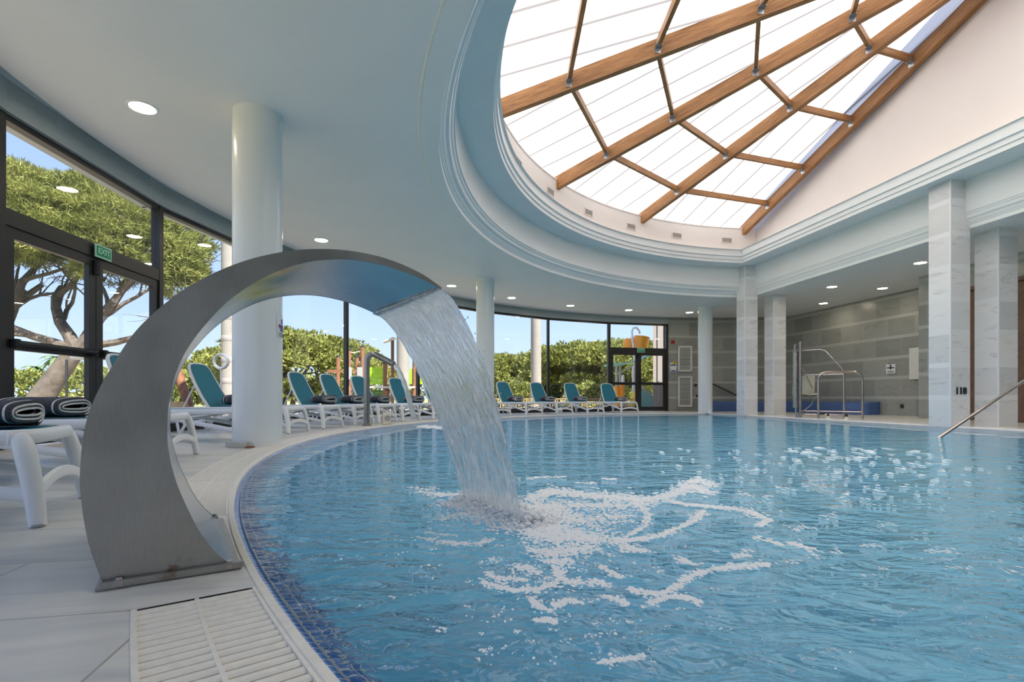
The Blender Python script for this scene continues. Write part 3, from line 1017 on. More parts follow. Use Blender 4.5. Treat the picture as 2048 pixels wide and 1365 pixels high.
# ------------------------------------------------------------------ skylight
sky = empty('skylight', (0, 0, 0))
tagit(sky, 'half-cone glazed roof light with brown timber beams and milky translucent panels over the pool', 'skylight')
BA = [95.6, 120.2, 144.8, 168.4, 192.3, 216.2, 240.0, 261.6, 282.8]
APEX = Vector((8.14, 7.26, 7.70))
base_pts = [Vector(P(7.60, a) + (5.30,)) for a in BA]
base_pts[0] = Vector(P(7.66, 95.6) + (5.30,))
T_RINGS = [0.122, 0.288, 0.470, 0.650, 0.83]
for k, bp in enumerate(base_pts):
    d = (APEX - bp).normalized()
    st = bp - d * 0.55
    mb = MB(); mb.bar(st, APEX - d * .02, 0.115, 0.27, uvo=k * 3.7)
    mb.build('beam', 'roof_timber', sky)
for k in range(len(base_pts) - 1):
    for ti, tt in enumerate(T_RINGS):
        a = base_pts[k].lerp(APEX, tt); b = base_pts[k + 1].lerp(APEX, tt)
        d = (b - a).normalized()
        if (b - a).length < 0.3: continue
        a2, b2 = a + d * .055, b - d * .055
        up_ = Vector((0, 0, 1))
        mb = MB(); mb.bar(a2 + up_ * .05, b2 + up_ * .05, 0.065, 0.125, uvo=k * 1.3 + ti * 2.1)
        pr = mb.build('purlin', 'roof_timber', sky)
        for q, s in ((a2, 1), (b2, -1)):
            mb = MB()
            M = Matrix((d, up_.cross(d).normalized(), up_)).transposed()
            mb.box(q + d * s * .045 - up_ * .018, (.09, .10, .008), M)
            mb.box(q + d * s * .006 - up_ * .055, (.008, .10, .09), M)
            mb.box(q + d * s * .05 + up_ * .03 + M @ Vector((0, .037, 0)), (.07, .006, .07), M)
            mb.box(q + d * s * .05 + up_ * .03 - M @ Vector((0, .037, 0)), (.07, .006, .07), M)
            mb.build('bracket', 'zinc', pr)
OFFZ = 0.155
for k in range(len(BA) - 1):
    mb = MB()
    n = 8
    mid = math.radians((BA[k] + BA[k + 1]) / 2)
    px_, py_ = -math.sin(mid), math.cos(mid)
    rows, uvr = [], []
    for j in range(7):
        f = j / 6
        row, uvs = [], []
        for i in range(n + 1):
            a = BA[k] + (BA[k + 1] - BA[k]) * i / n
            e_ = -1.2 if (k == 0 and i == 0) else (1.2 if (k == len(BA) - 2 and i == n) else 0)
            p0 = Vector(P(7.60, a + e_) + (5.30,))
            d = (APEX - p0).normalized()
            p0 = p0 - d * 0.52
            p = p0.lerp(APEX, f) + Vector((0, 0, OFFZ))
            row.append(p); uvs.append(((p.x - CX) * px_ + (p.y - CY) * py_ + 50, f * 8))
        rows.append(row); uvr.append(uvs)
    mb.grid(rows, uvr)
    mb.build('glazing_panel', 'skylight_sheet', sky)
# eaves board along the drum top behind the beams
mb = MB()
n = 60
th = [BA[0] - 2 + (BA[-1] + 2 - BA[0] + 2) * i / n for i in range(n + 1)]
mb.grid([[P(8.05, q) + (5.31,) for q in th], [P(8.05, q) + (5.37,) for q in th], [P(8.11, q) + (5.37,) for q in th]])
mb.build('eaves_board', 'roof_timber', sky)

# small grilles in the drum wall
VENT_LBL = ['leftmost in the curved white wall under the roof light',
            'second from the left in the curved wall under the roof light', 'third from the left in the curved wall under the roof light',
            'in the curved wall, just under the foot of a roof beam', 'in the curved wall, second from the corner',
            'in the curved wall nearest the corner with the straight wall']
for i, a in enumerate((158.9, 147.4, 135.4, 123.4, 111.5, 99.6)):
    root = empty('air_grille', P(7.755, a) + (4.95,), math.radians(a + 180))
    tagit(root, 'small beige air grille ' + VENT_LBL[i], 'air grille', 'air grilles round the drum wall')
    mb = MB()
    for s in (-1, 1):
        mb.box((.006, s * .155, 0), (.014, .022, .15)); mb.box((.006, 0, s * .068), (.014, .30, .016))
    mb.build('grille_frame', 'warm_plaster', root)
    mb = MB(); mb.box((.003, 0, 0), (.004, .29, .13), )
    for z in (-.045, -.015, .015, .045): mb.box((.008, 0, z), (.010, .29, .012))
    mb.build('slats', 'vent_grey', root)

# ------------------------------------------------------------------ columns and pillars
COLS = [(Vector((-2.655, 5.43, 0)), .238, 'nearest tall white round column, standing at the pool edge behind the steel fountain'),
        (Vector(sight(970.5, 10.0) + (0,)), .226, 'middle white round column, seen to the right of the water curtain'),
        (Vector(sight(1410.5, 10.0) + (0,)), .226, 'farthest white round column, near the far exit door and beside the louvred panels')]
for i, (c, r, lb) in enumerate(COLS):
    root = empty('round_column', c)
    tagit(root, lb, 'column', 'white round columns')
    mb = MB(); mb.lathe([(r, 0.0), (r, ZC)], 48)
    mb.build('shaft', 'column_paint', root, smooth=True)
    if i == 0:
        mb = MB()
        rows = []
        for a in np.arange(88, 262, 6):
            ca_, sa_ = math.cos(math.radians(a + 20)), math.sin(math.radians(a + 20))
            rows.append([(rr * ca_, rr * sa_, z) for rr, z in ((.240, 0), (.290, 0), (.296, .01), (.296, .052), (.288, .062), (.240, .062))])
        mb.grid(rows, closed_v=False)
        mb.face(rows[0]); mb.face(list(reversed(rows[-1])))
        mb.build('plinth', 'plinth_stone', root)
        pl = tagit(root, None)
        mb = MB(); mb.prism([(0.02, -.247), (.09, -.243), (.08, -.30), (0.02, -.30)], 0.0, .018)
        c_ = mb.build('broken_base', 'post_wood', root)
# water-safety plate on the nearest column
c, r, _ = COLS[0]
ang = math.atan2(-c.y, -c.x) + math.radians(68)
root = empty('safety_sign', (c.x, c.y, 1.235), ang)
tagit(root, 'white safety plate with blue swimmer and wave pictogram on the nearest round column', 'sign')
mb = MB()
def on_col(w0, w1, z0, z1, rr, mbx, n=8):
    A_ = [w0 + (w1 - w0) * i / n for i in range(n + 1)]
    mbx.grid([[(rr * math.cos(w / .24), rr * math.sin(w / .24), z0) for w in A_], [(rr * math.cos(w / .24), rr * math.sin(w / .24), z1) for w in A_]])
on_col(-.085, .085, -.11, .11, .2415, mb)
mb.build('plate', 'sign_white', root)
mb = MB()
on_col(-.012, .022, .035, .085, .2432, mb); on_col(-.03, .04, -.045, .025, .2432, mb); on_col(-.065, -.03, .0, .022, .2432, mb); on_col(.04, .07, .0, .022, .2432, mb)
mb.build('swimmer_pictogram', 'sign_blue', root)
mb = MB(); on_col(-.055, -.035, -.015, .03, .2436, mb); mb.build('red_mark', 'sign_red', root)
mb = MB()
for zo in (-.062, -.078, -.094):
    pp = [(.2436 * math.cos(w / .24), .2436 * math.sin(w / .24), zo + .006 * math.sin(w * 110)) for w in np.linspace(-.07, .07, 30)]
    mb.tube(pp, .002, 5)
mb.build('wave_lines', 'sign_navy', root)

PS = 0.40
PILL = [(13.57, 8.93, 4.285, 'tall pale marble square pillar at the far corner of the upper cornice'),
        (7.66, 8.93, 4.285, 'tall pale marble square pillar with the number 118 on it, at the right pool edge'),
        (13.45, 9.74, ZC, 'far pale marble square pillar behind the corner pillar, left of the pool hoist'),
        (7.52, 9.74, ZC, 'pale marble square pillar at the right edge of the photo, behind the 118 pillar')]
for u, v, hgt, lb in PILL:
    c = W(u, v)
    root = empty('marble_pillar', c + (0,), math.atan2(VY, VX))
    tagit(root, lb, 'pillar', 'square marble pillars')
    mb = MB(); mb.prism([(0, 0), (PS, 0), (PS, PS), (0, PS)], -0.03 if v < 9 else 0.0, hgt)
    mb.uv = [[(a + u * 1.7 // .4 * .4, b) for a, b in q] for q in mb.uv]
    mb.build('shaft', 'marble_pillar_pale', root)
    mb = MB()
    mb.box((0.004, 0.004, hgt / 2), (.022, .022, hgt))
    mb.build('corner_strip', 'sign_white', root)
# the number on the pillar: lies on its camera-side face
c = W(7.66, 8.93)
fx = Vector((VX, VY, 0)); nf = Vector((-UX, -UY, 0))
pos = Vector(c + (0,)) + fx * .205 + nf * .006 + Vector((0, 0, .615))
me = text_mesh('118', .155, 'digits_dark', .004, .0085)
o = place_mesh('number_digits', me, None, facing(pos, nf.x, nf.y))
tagit(o, 'dark number 118 on the front face of the tall marble pillar at the right', 'number')

# ------------------------------------------------------------------ downlights
DLS = [P(11.25, 189.0), P(11.25, 177.6), P(11.25, 166.2), P(11.2, 154.8), P(11.15, 143.4), P(11.1, 131.6), P(11.05, 119.8), P(11.0, 108.2), P(11.0, 96.4),
       (8.50, 13.82), (9.72, 16.23), (9.98, 14.01), (8.92, 11.36)]
DLL = ['nearest and largest, above the left exit door', 'half hidden behind the nearest round column', 'just above the top of the steel fountain arch',
       'hidden between the fountain arch and the water curtain', 'first to the left of the middle round column', 'first to the right of the middle round column',
       'second to the right of the middle round column', 'third to the right of the middle round column', 'directly left of the farthest round column',
       'left one of the upper pair over the pool hoist', 'farthest, over the hoist near the end wall', 'right one of the upper pair over the pool hoist',
       'nearest the 118 pillar, left of it']
lamp_me = ring_me = None
for i, (p, lb) in enumerate(zip(DLS, DLL)):
    root = empty('ceiling_downlight', p + (ZC,))
    tagit(root, 'round ceiling downlight, ' + lb, 'downlight', 'recessed downlights in the ceiling')
    if lamp_me is None:
        mb = MB(); mb.lathe([(.001, -.004), (.112, -.004), (.112, .0)], 32); o = mb.build('lamp', 'lamp_glow', root); lamp_me = o.data
        mb = MB(); mb.lathe([(.112, -.002), (.118, -.009), (.135, -.009), (.142, .0)], 32); o = mb.build('bezel', 'white_plaster', root, smooth=True); ring_me = o.data
    else:
        place_mesh('lamp', lamp_me, root, Matrix()); place_mesh('bezel', ring_me, root, Matrix())

# ------------------------------------------------------------------ exit signs
def exit_sign(D, s, z, w, h, lbl):
    A, B, d, n = D[0], D[1], D[2], D[3]
    pos = A + d * s + n * .085 + Vector((0, 0, z))
    root = empty('exit_sign', (0, 0, 0)); root.matrix_local = facing(pos, n.x, n.y)
    tagit(root, lbl, 'exit sign')
    mb = MB(); mb.box((0, 0, 0), (w, h, .012)); mb.build('plate', 'sign_mint', root)
    mb = MB(); mb.box((0, 0, .0075), (w * .86, h * .74, .004)); mb.build('green_field', 'sign_green', root)
    me = text_mesh('EXIT', h * .62, 'sign_mint', .002, .002)
    place_mesh('lettering', me, root, Matrix.Translation((0, 0, .0115)))
exit_sign(DL, DL[5] + .05, 2.245, .27, .155, 'green EXIT sign on the transom of the left glazed door')
exit_sign(DR, DR[5] + .08, 2.245, .30, .17, 'small green EXIT sign above the far glazed door')

# ------------------------------------------------------------------ sun loungers
def lounger(A=math.radians(61)):
    root = empty('sun_lounger')
    zs = .345
    L = 1.78
    # frame: side rails, end rails
    mb = MB()
    def rail(y):
        return [(0.05, y * .93, zs), (0.2, y, zs), (.9, y, zs - .004), (1.5, y, zs - .01), (L - .12, y * .98, zs - .012), (L, y * .85, zs - .014)]
    for s in (-1, 1):
        mb.tube(rail(.29 * s), .024, 10, squash=(1.25, .85))
    pts = []
    for k in range(25):
        f = -1 + 2 * k / 24
        pts.append((0.075 - .075 * (1 - f ** 6), .285 * f, zs))
    mb.tube(pts, .025, 10, squash=(1.2, .9))
    mb.tube([(L, -.25, zs - .014), (L + .03, 0, zs - .014), (L, .25, zs - .014)], .022, 8)
    mb.tube([(1.14, -.28, zs - .03), (1.14, .28, zs - .03)], .016, 8)
    # long crossed braces on each side
    for s in (-1, 1):
        mb.tube([(-.018, .305 * s, .115), (.25, .30 * s, .17), (.75, .29 * s, .27), (1.05, .285 * s, zs - .02)], [.024, .024, .022, .018], 8, squash=(1.1, .7))
        mb.tube([(1.50, .27 * s, .14), (1.15, .27 * s, .19), (.6, .265 * s, .28), (.30, .265 * s, zs - .02)], [.018, .017, .015, .012], 8, squash=(1.1, .7))
    mb.build('frame', 'white_plastic', root, smooth=True, angle=50)
    for s in (-1, 1):
        mb = MB()
        pp, rr_ = cr3([(.060, .235 * s, zs + .002), (.036, .272 * s, zs - .006), (.016, .290 * s, zs - .06), (-.012, .305 * s, .14), (-.03, .322 * s, 0.004)], [.022, .029, .033, .030, .026])
        mb.tube(pp, rr_, 14, squash=(.85, 1.12))
        leg = mb.build('leg', 'white_plastic', root, smooth=True, angle=50)
        mb = MB(); mb.tube([(-.0297, .321 * s, .010), (-.030, .322 * s, 0.0)], .0275, 12, squash=(.8, 1.15)); mb.build('foot_pad', 'grey_plastic', leg)
    for s in (-1, 1):
        mb = MB()
        mb.tube([(1.30, .28 * s, zs - .01), (1.43, .29 * s, .17), (1.52, .305 * s, 0.0)], [.022, .022, .02], 8, squash=(1, .8))
        mb.tube([(1.64, .28 * s, zs - .01), (1.58, .29 * s, .17), (1.535, .305 * s, 0.0)], [.02, .02, .02], 8, squash=(1, .8))
        mb.build('leg', 'white_plastic', root, smooth=True, angle=50)
    mb = MB()
    pts = []
    for k in range(11):
        f = -1 + 2 * k / 10
        pts.append((-.016, .30 * f, .125 + .048 * (1 - f * f)))
    mb.tube(pts, .022, 8, squash=(1.2, .8))
    mb.build('stretcher', 'white_plastic', root, smooth=True)
    # seat sling
    mb = MB()
    rows = []
    for i in range(9):
        x = .025 + (1.12 - .025) * i / 8
        rows.append([(x, y, zs + .024 - .008 * (1 - (y / .27) ** 2)) for y in np.linspace(-.262, .262, 9)])
    mb.grid(rows)
    mb.grid([[(p[0], p[1], p[2] - .006) for p in r] for r in rows])
    mb.build('seat_sling', 'sling_mesh', root, smooth=True)
    # reclined back
    hx, hz = 1.13, zs + .01
    ex, ez = math.cos(A), math.sin(A)
    BL = .72
    def bp(t, y, o=0.0):
        bow = .03 * math.sin(t / BL * PI)
        return (hx + ex * t + ez * (o - 0) + ez * bow * .6, y, hz + ez * t - ex * (o) - ex * bow * .6)
    path = [(0.0, -.270), (.2, -.272), (.42, -.258), (.58, -.238), (.665, -.215), (.705, -.175), (.72, -.11), (.724, 0)]
    path = path + [(a, -b) for a, b in reversed(path[:-1])]
    mb = MB(); mb.tube([bp(t_, y) for t_, y in path], .020, 8, squash=(1.0, 1.0))
    bf = mb.build('back_frame', 'white_plastic', root, smooth=True)
    mb = MB()
    rows = []
    for i in range(11):
        t_ = .0 + .715 * i / 10
        hw = .262 if t_ < .2 else .262 - (t_ - .2) * .075
        if t_ > .6: hw = .235 - (t_ - .6) ** 2 * 5.5
        rows.append([bp(t_, y, -.016) for y in np.linspace(-hw, hw, 7)])
    mb.grid(rows)
    mb.grid([[(p[0] + .006, p[1], p[2] - .003) for p in r] for r in rows])
    mb.build('back_sling', 'sling_mesh', root, smooth=True)
    mb = MB()
    for s in (-1, 1):
        q = bp(.40, .25 * s)
        mb.tube([q, (1.52, .25 * s, zs)], .012, 6)
    mb.tube([(1.52, -.25, zs), (1.52, .25, zs)], .012, 6)
    mb.build('back_strut', 'white_plastic', root, smooth=True)
    return root

# folded towel: a thick ribbon wound flat, dark with pale edge stripes
def towel(name='folded_towel'):
    root = empty(name)
    def wind(scale=1.0):
        pts = []
        W2, Hh = .150, .043
        def loop(w, h, a0, a1, n):
            for k in range(n + 1):
                a = a0 + (a1 - a0) * k / n
                c_, s_ = math.cos(a), math.sin(a)
                f = (a - a0) / (a1 - a0)
                pts.append((math.copysign(abs(c_) ** .55, c_), math.copysign(abs(s_) ** .75, s_)))
        n = 76
        out = []
        for k in range(n + 1):
            f = k / n
            a = -.35 * PI + f * 4.35 * PI
            k_ = 1 - .60 * f
            w = W2 * (1 - .26 * f); h = Hh * (1 - .72 * f)
            c_, s_ = math.cos(a), math.sin(a)
            out.append((w * math.copysign(abs(c_) ** .6, c_) + .012 * f, h * math.copysign(abs(s_) ** .8, s_) * (1 + .10 * math.sin(3 * c_))))
        return out
    path = wind()
    th = .0085
    nrm = []
    for i in range(len(path)):
        a = path[max(i - 1, 0)]; b = path[min(i + 1, len(path) - 1)]
        dx, dz = b[0] - a[0], b[1] - a[1]
        l = math.hypot(dx, dz) or 1
        nrm.append((-dz / l, dx / l))
    o1 = [(p[0] + n_[0] * th, p[1] + n_[1] * th) for p, n_ in zip(path, nrm)]
    o2 = [(p[0] - n_[0] * th, p[1] - n_[1] * th) for p, n_ in zip(path, nrm)]
    zoff = .058
    def slab(mbx, x0, x1, grow=0.0):
        q1 = [(p[0] + n_[0] * (th + grow), p[1] + n_[1] * (th + grow)) for p, n_ in zip(path, nrm)]
        q2 = [(p[0] - n_[0] * (th + grow), p[1] - n_[1] * (th + grow)) for p, n_ in zip(path, nrm)]
        prof_ = q1 + list(reversed(q2))
        rows = []
        for x, g in ((x0, .75), (x0 + .006, 1.0), (x1 - .006, 1.0), (x1, .75)):
            rows.append([(x, ((a[0] + b[0]) / 2) + (a[0] - b[0]) / 2 * g, max(.0005, zoff + (a[1] + b[1]) / 2 + (a[1] - b[1]) / 2 * g)) for a, b in zip(prof_, list(reversed(prof_)))])
        mbx.grid(rows, closed_u=True)
        for row, rv in ((rows[0], False), (rows[-1], True)):
            m_ = len(q1)
            for i in range(m_ - 1):
                f = [row[i], row[i + 1], row[2 * m_ - 2 - i], row[2 * m_ - 1 - i]]
                mbx.face(f if rv else list(reversed(f)))
    mb = MB(); slab(mb, -.125, .125)
    mb.build('cloth', 'towel_dark', root, smooth=True, angle=60)
    mb = MB()
    slab(mb, .100, .113, .0012)
    slab(mb, -.113, -.100, .0012)
    slab(mb, -.080, -.070, .0008)
    for x in (-.1255, .1255):
        mb.tube([(x, p[0] + n_[0] * th * .75, max(.004, zoff + p[1] + n_[1] * th * .75)) for p, n_ in zip(path, nrm)], .0044, 6)
    mb.build('white_edging', 'towel_white', root, smooth=True, angle=60)
    return root

L0 = lounger()
T0 = towel()
# (angle round the hall, lounger label, towel label, towel distance from the foot, towel scale)
LG = [
 (206.9, 'nearest sun lounger, its white foot end and legs at the left edge of the photo', 'dark grey towel rolled near the foot of the nearest lounger, cut by the left edge', .27, 1.2, .10),
 (200.2, 'second sun lounger at the left, its foot half hidden behind the steel fountain', 'dark grey towel with white stripes left of the steel fountain, on the second lounger', .50, 1.35, 0),
 (195.2, 'sun lounger right behind the steel fountain, its foot leg seen through the arch', None, .9, 1, 0),
 (185.0, 'sun lounger whose raised turquoise back shows above the outer left curve of the fountain', None, .9, 1, 0),
 (177.5, 'sun lounger with its turquoise back framed inside the fountain arch, left of the round column', 'dark folded towel on the lounger inside the arch, half hidden by the nearest column', .84, 1.3, 0),
 (171.3, 'sun lounger whose foot end shows just right of the nearest round column', None, .9, 1, 0),
 (165.4, 'sun lounger with the first full turquoise back right of the nearest column', 'folded towel on the first lounger with a full back right of the nearest column', .84, 1.3, 0),
 (160.8, 'sun lounger with the second full turquoise back right of the nearest column', 'folded towel on the second lounger with a full back right of the nearest column', .84, 1.3, 0),
 (156.0, 'sun lounger whose back stands behind the upright of the bent steel pipe', 'folded towel just right of the upright of the bent steel pipe', .84, 1.3, 0),
 (149.7, 'sun lounger whose back shows under the spout of the bent steel pipe', 'folded towel under the spout of the bent steel pipe', .84, 1.3, 0),
 (143.7, 'sun lounger partly hidden by the left edge of the falling water curtain', None, .86, 1, 0),
 (136.8, 'sun lounger directly right of the middle round column', 'small folded towel beside the middle round column', .84, 1.3, 0),
 (130.0, 'fourth sun lounger back from the far exit door', 'folded towel on the fourth lounger from the far exit door', .84, 1.3, 0),
 (123.5, 'third sun lounger back from the far exit door, behind the small speaker box', 'folded towel above the farther speaker box', .84, 1.3, 0),
 (116.9, 'second sun lounger back from the far exit door', 'folded towel on the second lounger from the far exit door', .84, 1.3, 0),
 (109.8, 'farthest sun lounger, standing in front of the far exit door', 'folded dark towel on the farthest lounger, in front of the exit door', .55, 1.2, 0),
]
first = True; tfirst = True
for th, lb, tl, td, ts, dy in LG:
    rf = 10.505 if th > 205 else 10.47
    p = P(rf, th); rz = math.radians(th)
    lab = lb
    if first:
        L0.location = p + (0,); L0.rotation_euler = (0, 0, rz)
        tagit(L0, lab, 'sun lounger', 'turquoise sun loungers along the windows'); first = False
    elif 'behind the steel fountain, its foot leg' in lb:
        LF = lounger(math.radians(3)); LF.location = p + (0,); LF.rotation_euler = (0, 0, rz)
        tagit(LF, lab, 'sun lounger', 'turquoise sun loungers along the windows')
    else:
        dup(L0, p + (0,), rz, lab)
    if tl:
        q = P(rf + td, th - math.degrees(dy / 10.5))
        rt = rz + PI + rnd.uniform(-.12, .12)
        if tfirst:
            T0.location = q + (.362,); T0.rotation_euler = (0, 0, rt); T0.scale = (ts, ts, ts)
            tagit(T0, tl, 'towel', 'folded dark towels on the loungers'); tfirst = False
        else:
            t2 = dup(T0, q + (.362,), rt, tl); t2.scale = (ts, ts, ts * (1.35 if th < 190 else 1.0))

# ------------------------------------------------------------------ swan-neck steel fountain
FO = (-1.06, 1.354)
FRZ = math.atan2(.54, .84)
outer_p = [(0.0, 0.0), (-0.034, 0.128), (-0.049, 0.243), (-0.05, 0.318), (-0.042, 0.412), (-0.024, 0.486), (0.006, 0.560), (0.059, 0.665), (0.117, 0.74), (0.178, 0.801), (0.242, 0.85), (0.323, 0.898), (0.408, 0.934), (0.499, 0.960), (0.596, 0.974), (0.682, 0.975), (0.771, 0.965), (0.877, 0.935), (0.960, 0.893)]
inner_p = [(0.309, 0.0), (0.262, 0.04), (0.218, 0.105), (0.184, 0.183), (0.155, 0.267), (0.138, 0.354), (0.136, 0.434), (0.144, 0.514), (0.162, 0.585), (0.19, 0.647), (0.229, 0.709), (0.281, 0.774), (0.337, 0.826), (0.401, 0.872), (0.468, 0.907), (0.531, 0.929), (0.612, 0.945), (0.699, 0.948), (0.791, 0.937), (0.877, 0.916), (0.958, 0.887)]
def resample(pts, n):
    # Catmull-Rom through the points, then even spacing
    P_ = [np.array(p, float) for p in pts]
    P_ = [2 * P_[0] - P_[1]] + P_ + [2 * P_[-1] - P_[-2]]
    out = []
    for i in range(1, len(P_) - 2):
        for k in range(12):
            t_ = k / 12
            a, b, c, d = P_[i - 1], P_[i], P_[i + 1], P_[i + 2]
            out.append(.5 * ((2 * b) + (c - a) * t_ + (2 * a - 5 * b + 4 * c - d) * t_ ** 2 + (3 * b - a - 3 * c + d) * t_ ** 3))
    out.append(P_[-2])
    out = np.array(out)
    s = np.r_[0, np.cumsum(np.hypot(*np.diff(out, axis=0).T))]
    q = np.linspace(0, s[-1], n)
    return np.c_[np.interp(q, s, out[:, 0]), np.interp(q, s, out[:, 1])]
NF = 90
OP, IP = resample(outer_p, NF), resample(inner_p, NF)
FW = .70
fou = empty('swan_neck_fountain', FO + (0.004,), FRZ)
tagit(fou, 'large curved brushed steel swan-neck fountain arching from the deck over the pool', 'fountain')
def plate(y0, y1):
    mb = MB()
    for y, rv in ((y0, False), (y1, True)):
        rows = [[(p[0], y, p[1]) for p in OP], [(p[0] * .5 + q[0] * .5, y, p[1] * .5 + q[1] * .5) for p, q in zip(OP, IP)], [(p[0], y, p[1]) for p in IP]]
        mb.grid(rows if rv else rows[::-1])
    for E_ in (OP, IP):
        mb.grid([[(p[0], y0, p[1]) for p in E_], [(p[0], y1, p[1]) for p in E_]])
    return mb
plate(0.0, 0.004).build('side_panel', 'steel_side', fou, smooth=True, angle=30)
plate(FW - .004, FW).build('side_panel', 'steel_side', fou, smooth=True, angle=30)
mb = MB()
for inset in (0.0, .003):
    mb.grid([[(p[0], .002, p[1] - inset) for p in OP], [(p[0], FW - .002, p[1] - inset) for p in OP]])
mb.build('outer_sheet', 'steel_sheet', fou, smooth=True)
mb = MB()
ctr = np.array([.55, .5])
for inset in (.0008, .0028):
    Q = []
    for i, p in enumerate(IP):
        a = IP[max(i - 1, 0)]; b = IP[min(i + 1, NF - 1)]
        t_ = (b - a) / (np.hypot(*(b - a)) + 1e-9)
        nn = np.array([-t_[1], t_[0]])
        if i == NF - 1: inset_ = .002
        else: inset_ = inset
        Q.append(p + nn * inset_)
    mb.grid([[(p[0], .004, max(p[1], 0)) for p in Q], [(p[0], FW - .004, max(p[1], 0)) for p in Q]])
mb.build('inner_sheet', 'steel_sheet', fou, smooth=True)
mb = MB()
mb.box((.148, FW / 2, -.0), (.335, FW + .02, .010))
mb.box((.155, -.011, .012), (.33, .018, .016))
mb.build('base_flange', 'steel_side', fou)
for bx_, by_ in ((.03, -.008), (.285, -.008), (.03, FW + .004), (.285, FW + .004)):
    mb = MB(); mb.cyl((bx_, by_, .004), .014, .012, 6); mb.cyl((bx_, by_, .016), .008, .010, 12)
    mb.build('bolt', 'steel_rail', fou)

# water curtain
cur = empty('water_curtain', FO + (0.0,), FRZ)
tagit(cur, 'wide clear curtain of falling water dropping from the steel fountain lip into the pool', 'falling water')
fall_p = [(0.945, .893), (0.985, .880), (1.016, 0.850), (1.067, 0.774), (1.113, 0.689), (1.158, 0.587), (1.194, 0.489), (1.234, 0.361), (1.272, 0.223), (1.298, 0.113), (1.325, -0.03)]
FPp = resample(fall_p, 110)
ny = 150
prs = np.random.RandomState(5)
ph = prs.rand(40) * 6.28; kf = prs.uniform(20, 210, 40); fl = prs.uniform(2, 14, 40); am = prs.uniform(.2, 1, 40) / (kf / 60 + .4)
rowsA, rowsB, uvA = [], [], []
for i, p in enumerate(FPp):
    f = i / (len(FPp) - 1)
    a = FPp[max(i - 1, 0)]; b = FPp[min(i + 1, len(FPp) - 1)]
    t_ = (b - a) / np.hypot(*(b - a)); nn = np.array([-t_[1], t_[0]])
    ra, rb_, uu = [], [], []
    amp = .0008 + .0045 * min(1, f * 1.6)
    for j in range(ny + 1):
        g = j / ny
        edge = .006 * math.sin(9 * f * 3.1 + 1.3) * f
        y0 = .006 + .012 * f + edge; y1 = FW - .006 - .085 * f - edge
        y = y0 + (y1 - y0) * g
        sx = (-.018 + .062 * f) * g
        w = float(np.sum(am * np.sin(kf * y + ph + fl * f * 6)))
        w = w / 4.0 * amp
        th_ = (.0045 + .003 * (1 - f)) * (1 - (2 * g - 1) ** 8 * .85)
        base_ = np.array([p[0] + sx, p[1]]) + nn * w
        q1 = base_ + nn * th_ * .5; q2 = base_ - nn * th_ * .5 + nn * w * .35
        ra.append((q1[0], y, q1[1])); rb_.append((q2[0], y, q2[1])); uu.append((y, f * 1.1))
    rowsA.append(ra); rowsB.append(rb_); uvA.append(uu)
mb = MB(); mb.grid(rowsA, uvA); mb.grid([r[::-1] for r in rowsB], [r[::-1] for r in uvA])
mb.grid([[r[0] for r in rowsA], [r[0] for r in rowsB]], [[r[0] for r in uvA]] * 2)
mb.grid([[r[-1] for r in rowsB], [r[-1] for r in rowsA]], [[r[-1] for r in uvA]] * 2)
mb.face(rowsA[0] + rowsB[0][::-1])
mb.build('sheet', 'falling_water', cur, smooth=True, angle=70)
# loose drops along the edges and at the foot
mb = MB()
for k in range(150):
    f = rnd.random() ** .5
    p = FPp[int(f * (len(FPp) - 1))]
    s = rnd.choice((0, 1))
    y = (-.004 - abs(rnd.gauss(0, .010)) * f) if s == 0 else FW - .09 * f + abs(rnd.gauss(0, .012)) * f
    r = rnd.uniform(.0012, .0035)
    mb.lathe([(0.0001, -r * 1.6), (r * .8, -r * .8), (r, 0), (r * .7, r), (0.0001, r * 1.8)], 6, (p[0] + rnd.gauss(0, .012) + .05 * s * f, y, max(p[1], .02)))
mb.build('drops', 'falling_water', cur, smooth=True)['kind'] = 'stuff'

# ------------------------------------------------------------------ bent steel pipe with its jet
pb = Vector((-2.57, 9.20, 0))
pd = Vector((.975, -.22, 0)).normalized()
pipe = empty('spout_pipe', pb)
tagit(pipe, 'bent tall steel water pipe standing on the pool edge behind the fountain arch', 'spout pipe')
mb = MB()
path = [Vector((0, 0, z)) for z in (0, .3, .6, .9, 1.13)]
for k in range(1, 8):
    a = k / 8 * math.radians(118)
    path.append(Vector((0, 0, 1.14)) + pd * (.13 * (1 - math.cos(a))) + Vector((0, 0, .13 * math.sin(a))))
last = path[-1]; dirn = (pd * math.cos(math.radians(27)) + Vector((0, 0, -math.sin(math.radians(27)))))
path += [last + dirn * s for s in (.05, .2, .40)]
mb.tube(path, .052, 16, caps=False)
mb.tube(path[-2:], .045, 16, caps=False)
mb.build('pipe', 'steel_pipe', pipe, smooth=True)
mb = MB(); mb.lathe([(.045, .0), (.045, .014), (.085, .012), (.085, 0)], 20)
fl_ = mb.build('flange', 'steel_pipe', pipe, smooth=True)
for k in range(4):
    mb = MB(); mb.cyl((.068 * math.cos(k * PI / 2 + .5), .068 * math.sin(k * PI / 2 + .5), .010), .010, .014, 6); mb.build('bolt', 'steel_rail', fl_)
end = pb + path[-1]
mb = MB()
jp = []
v0 = dirn * 1.15
for k in range(22):
    tt_ = k * .0187
    jp.append(end - dirn * .03 + v0 * tt_ + Vector((0, 0, -4.9 * tt_ * tt_)))
jp = [p for p in jp if p.z > -.04]
mb.tube(jp, [.036 * (1 + .10 * math.sin(k * 1.7) + .012 * k) for k in range(len(jp))], 16)
mb.v = [tuple(Vector(v) + Vector((rnd.gauss(0, .004), rnd.gauss(0, .004), rnd.gauss(0, .004)))) for v in mb.v]
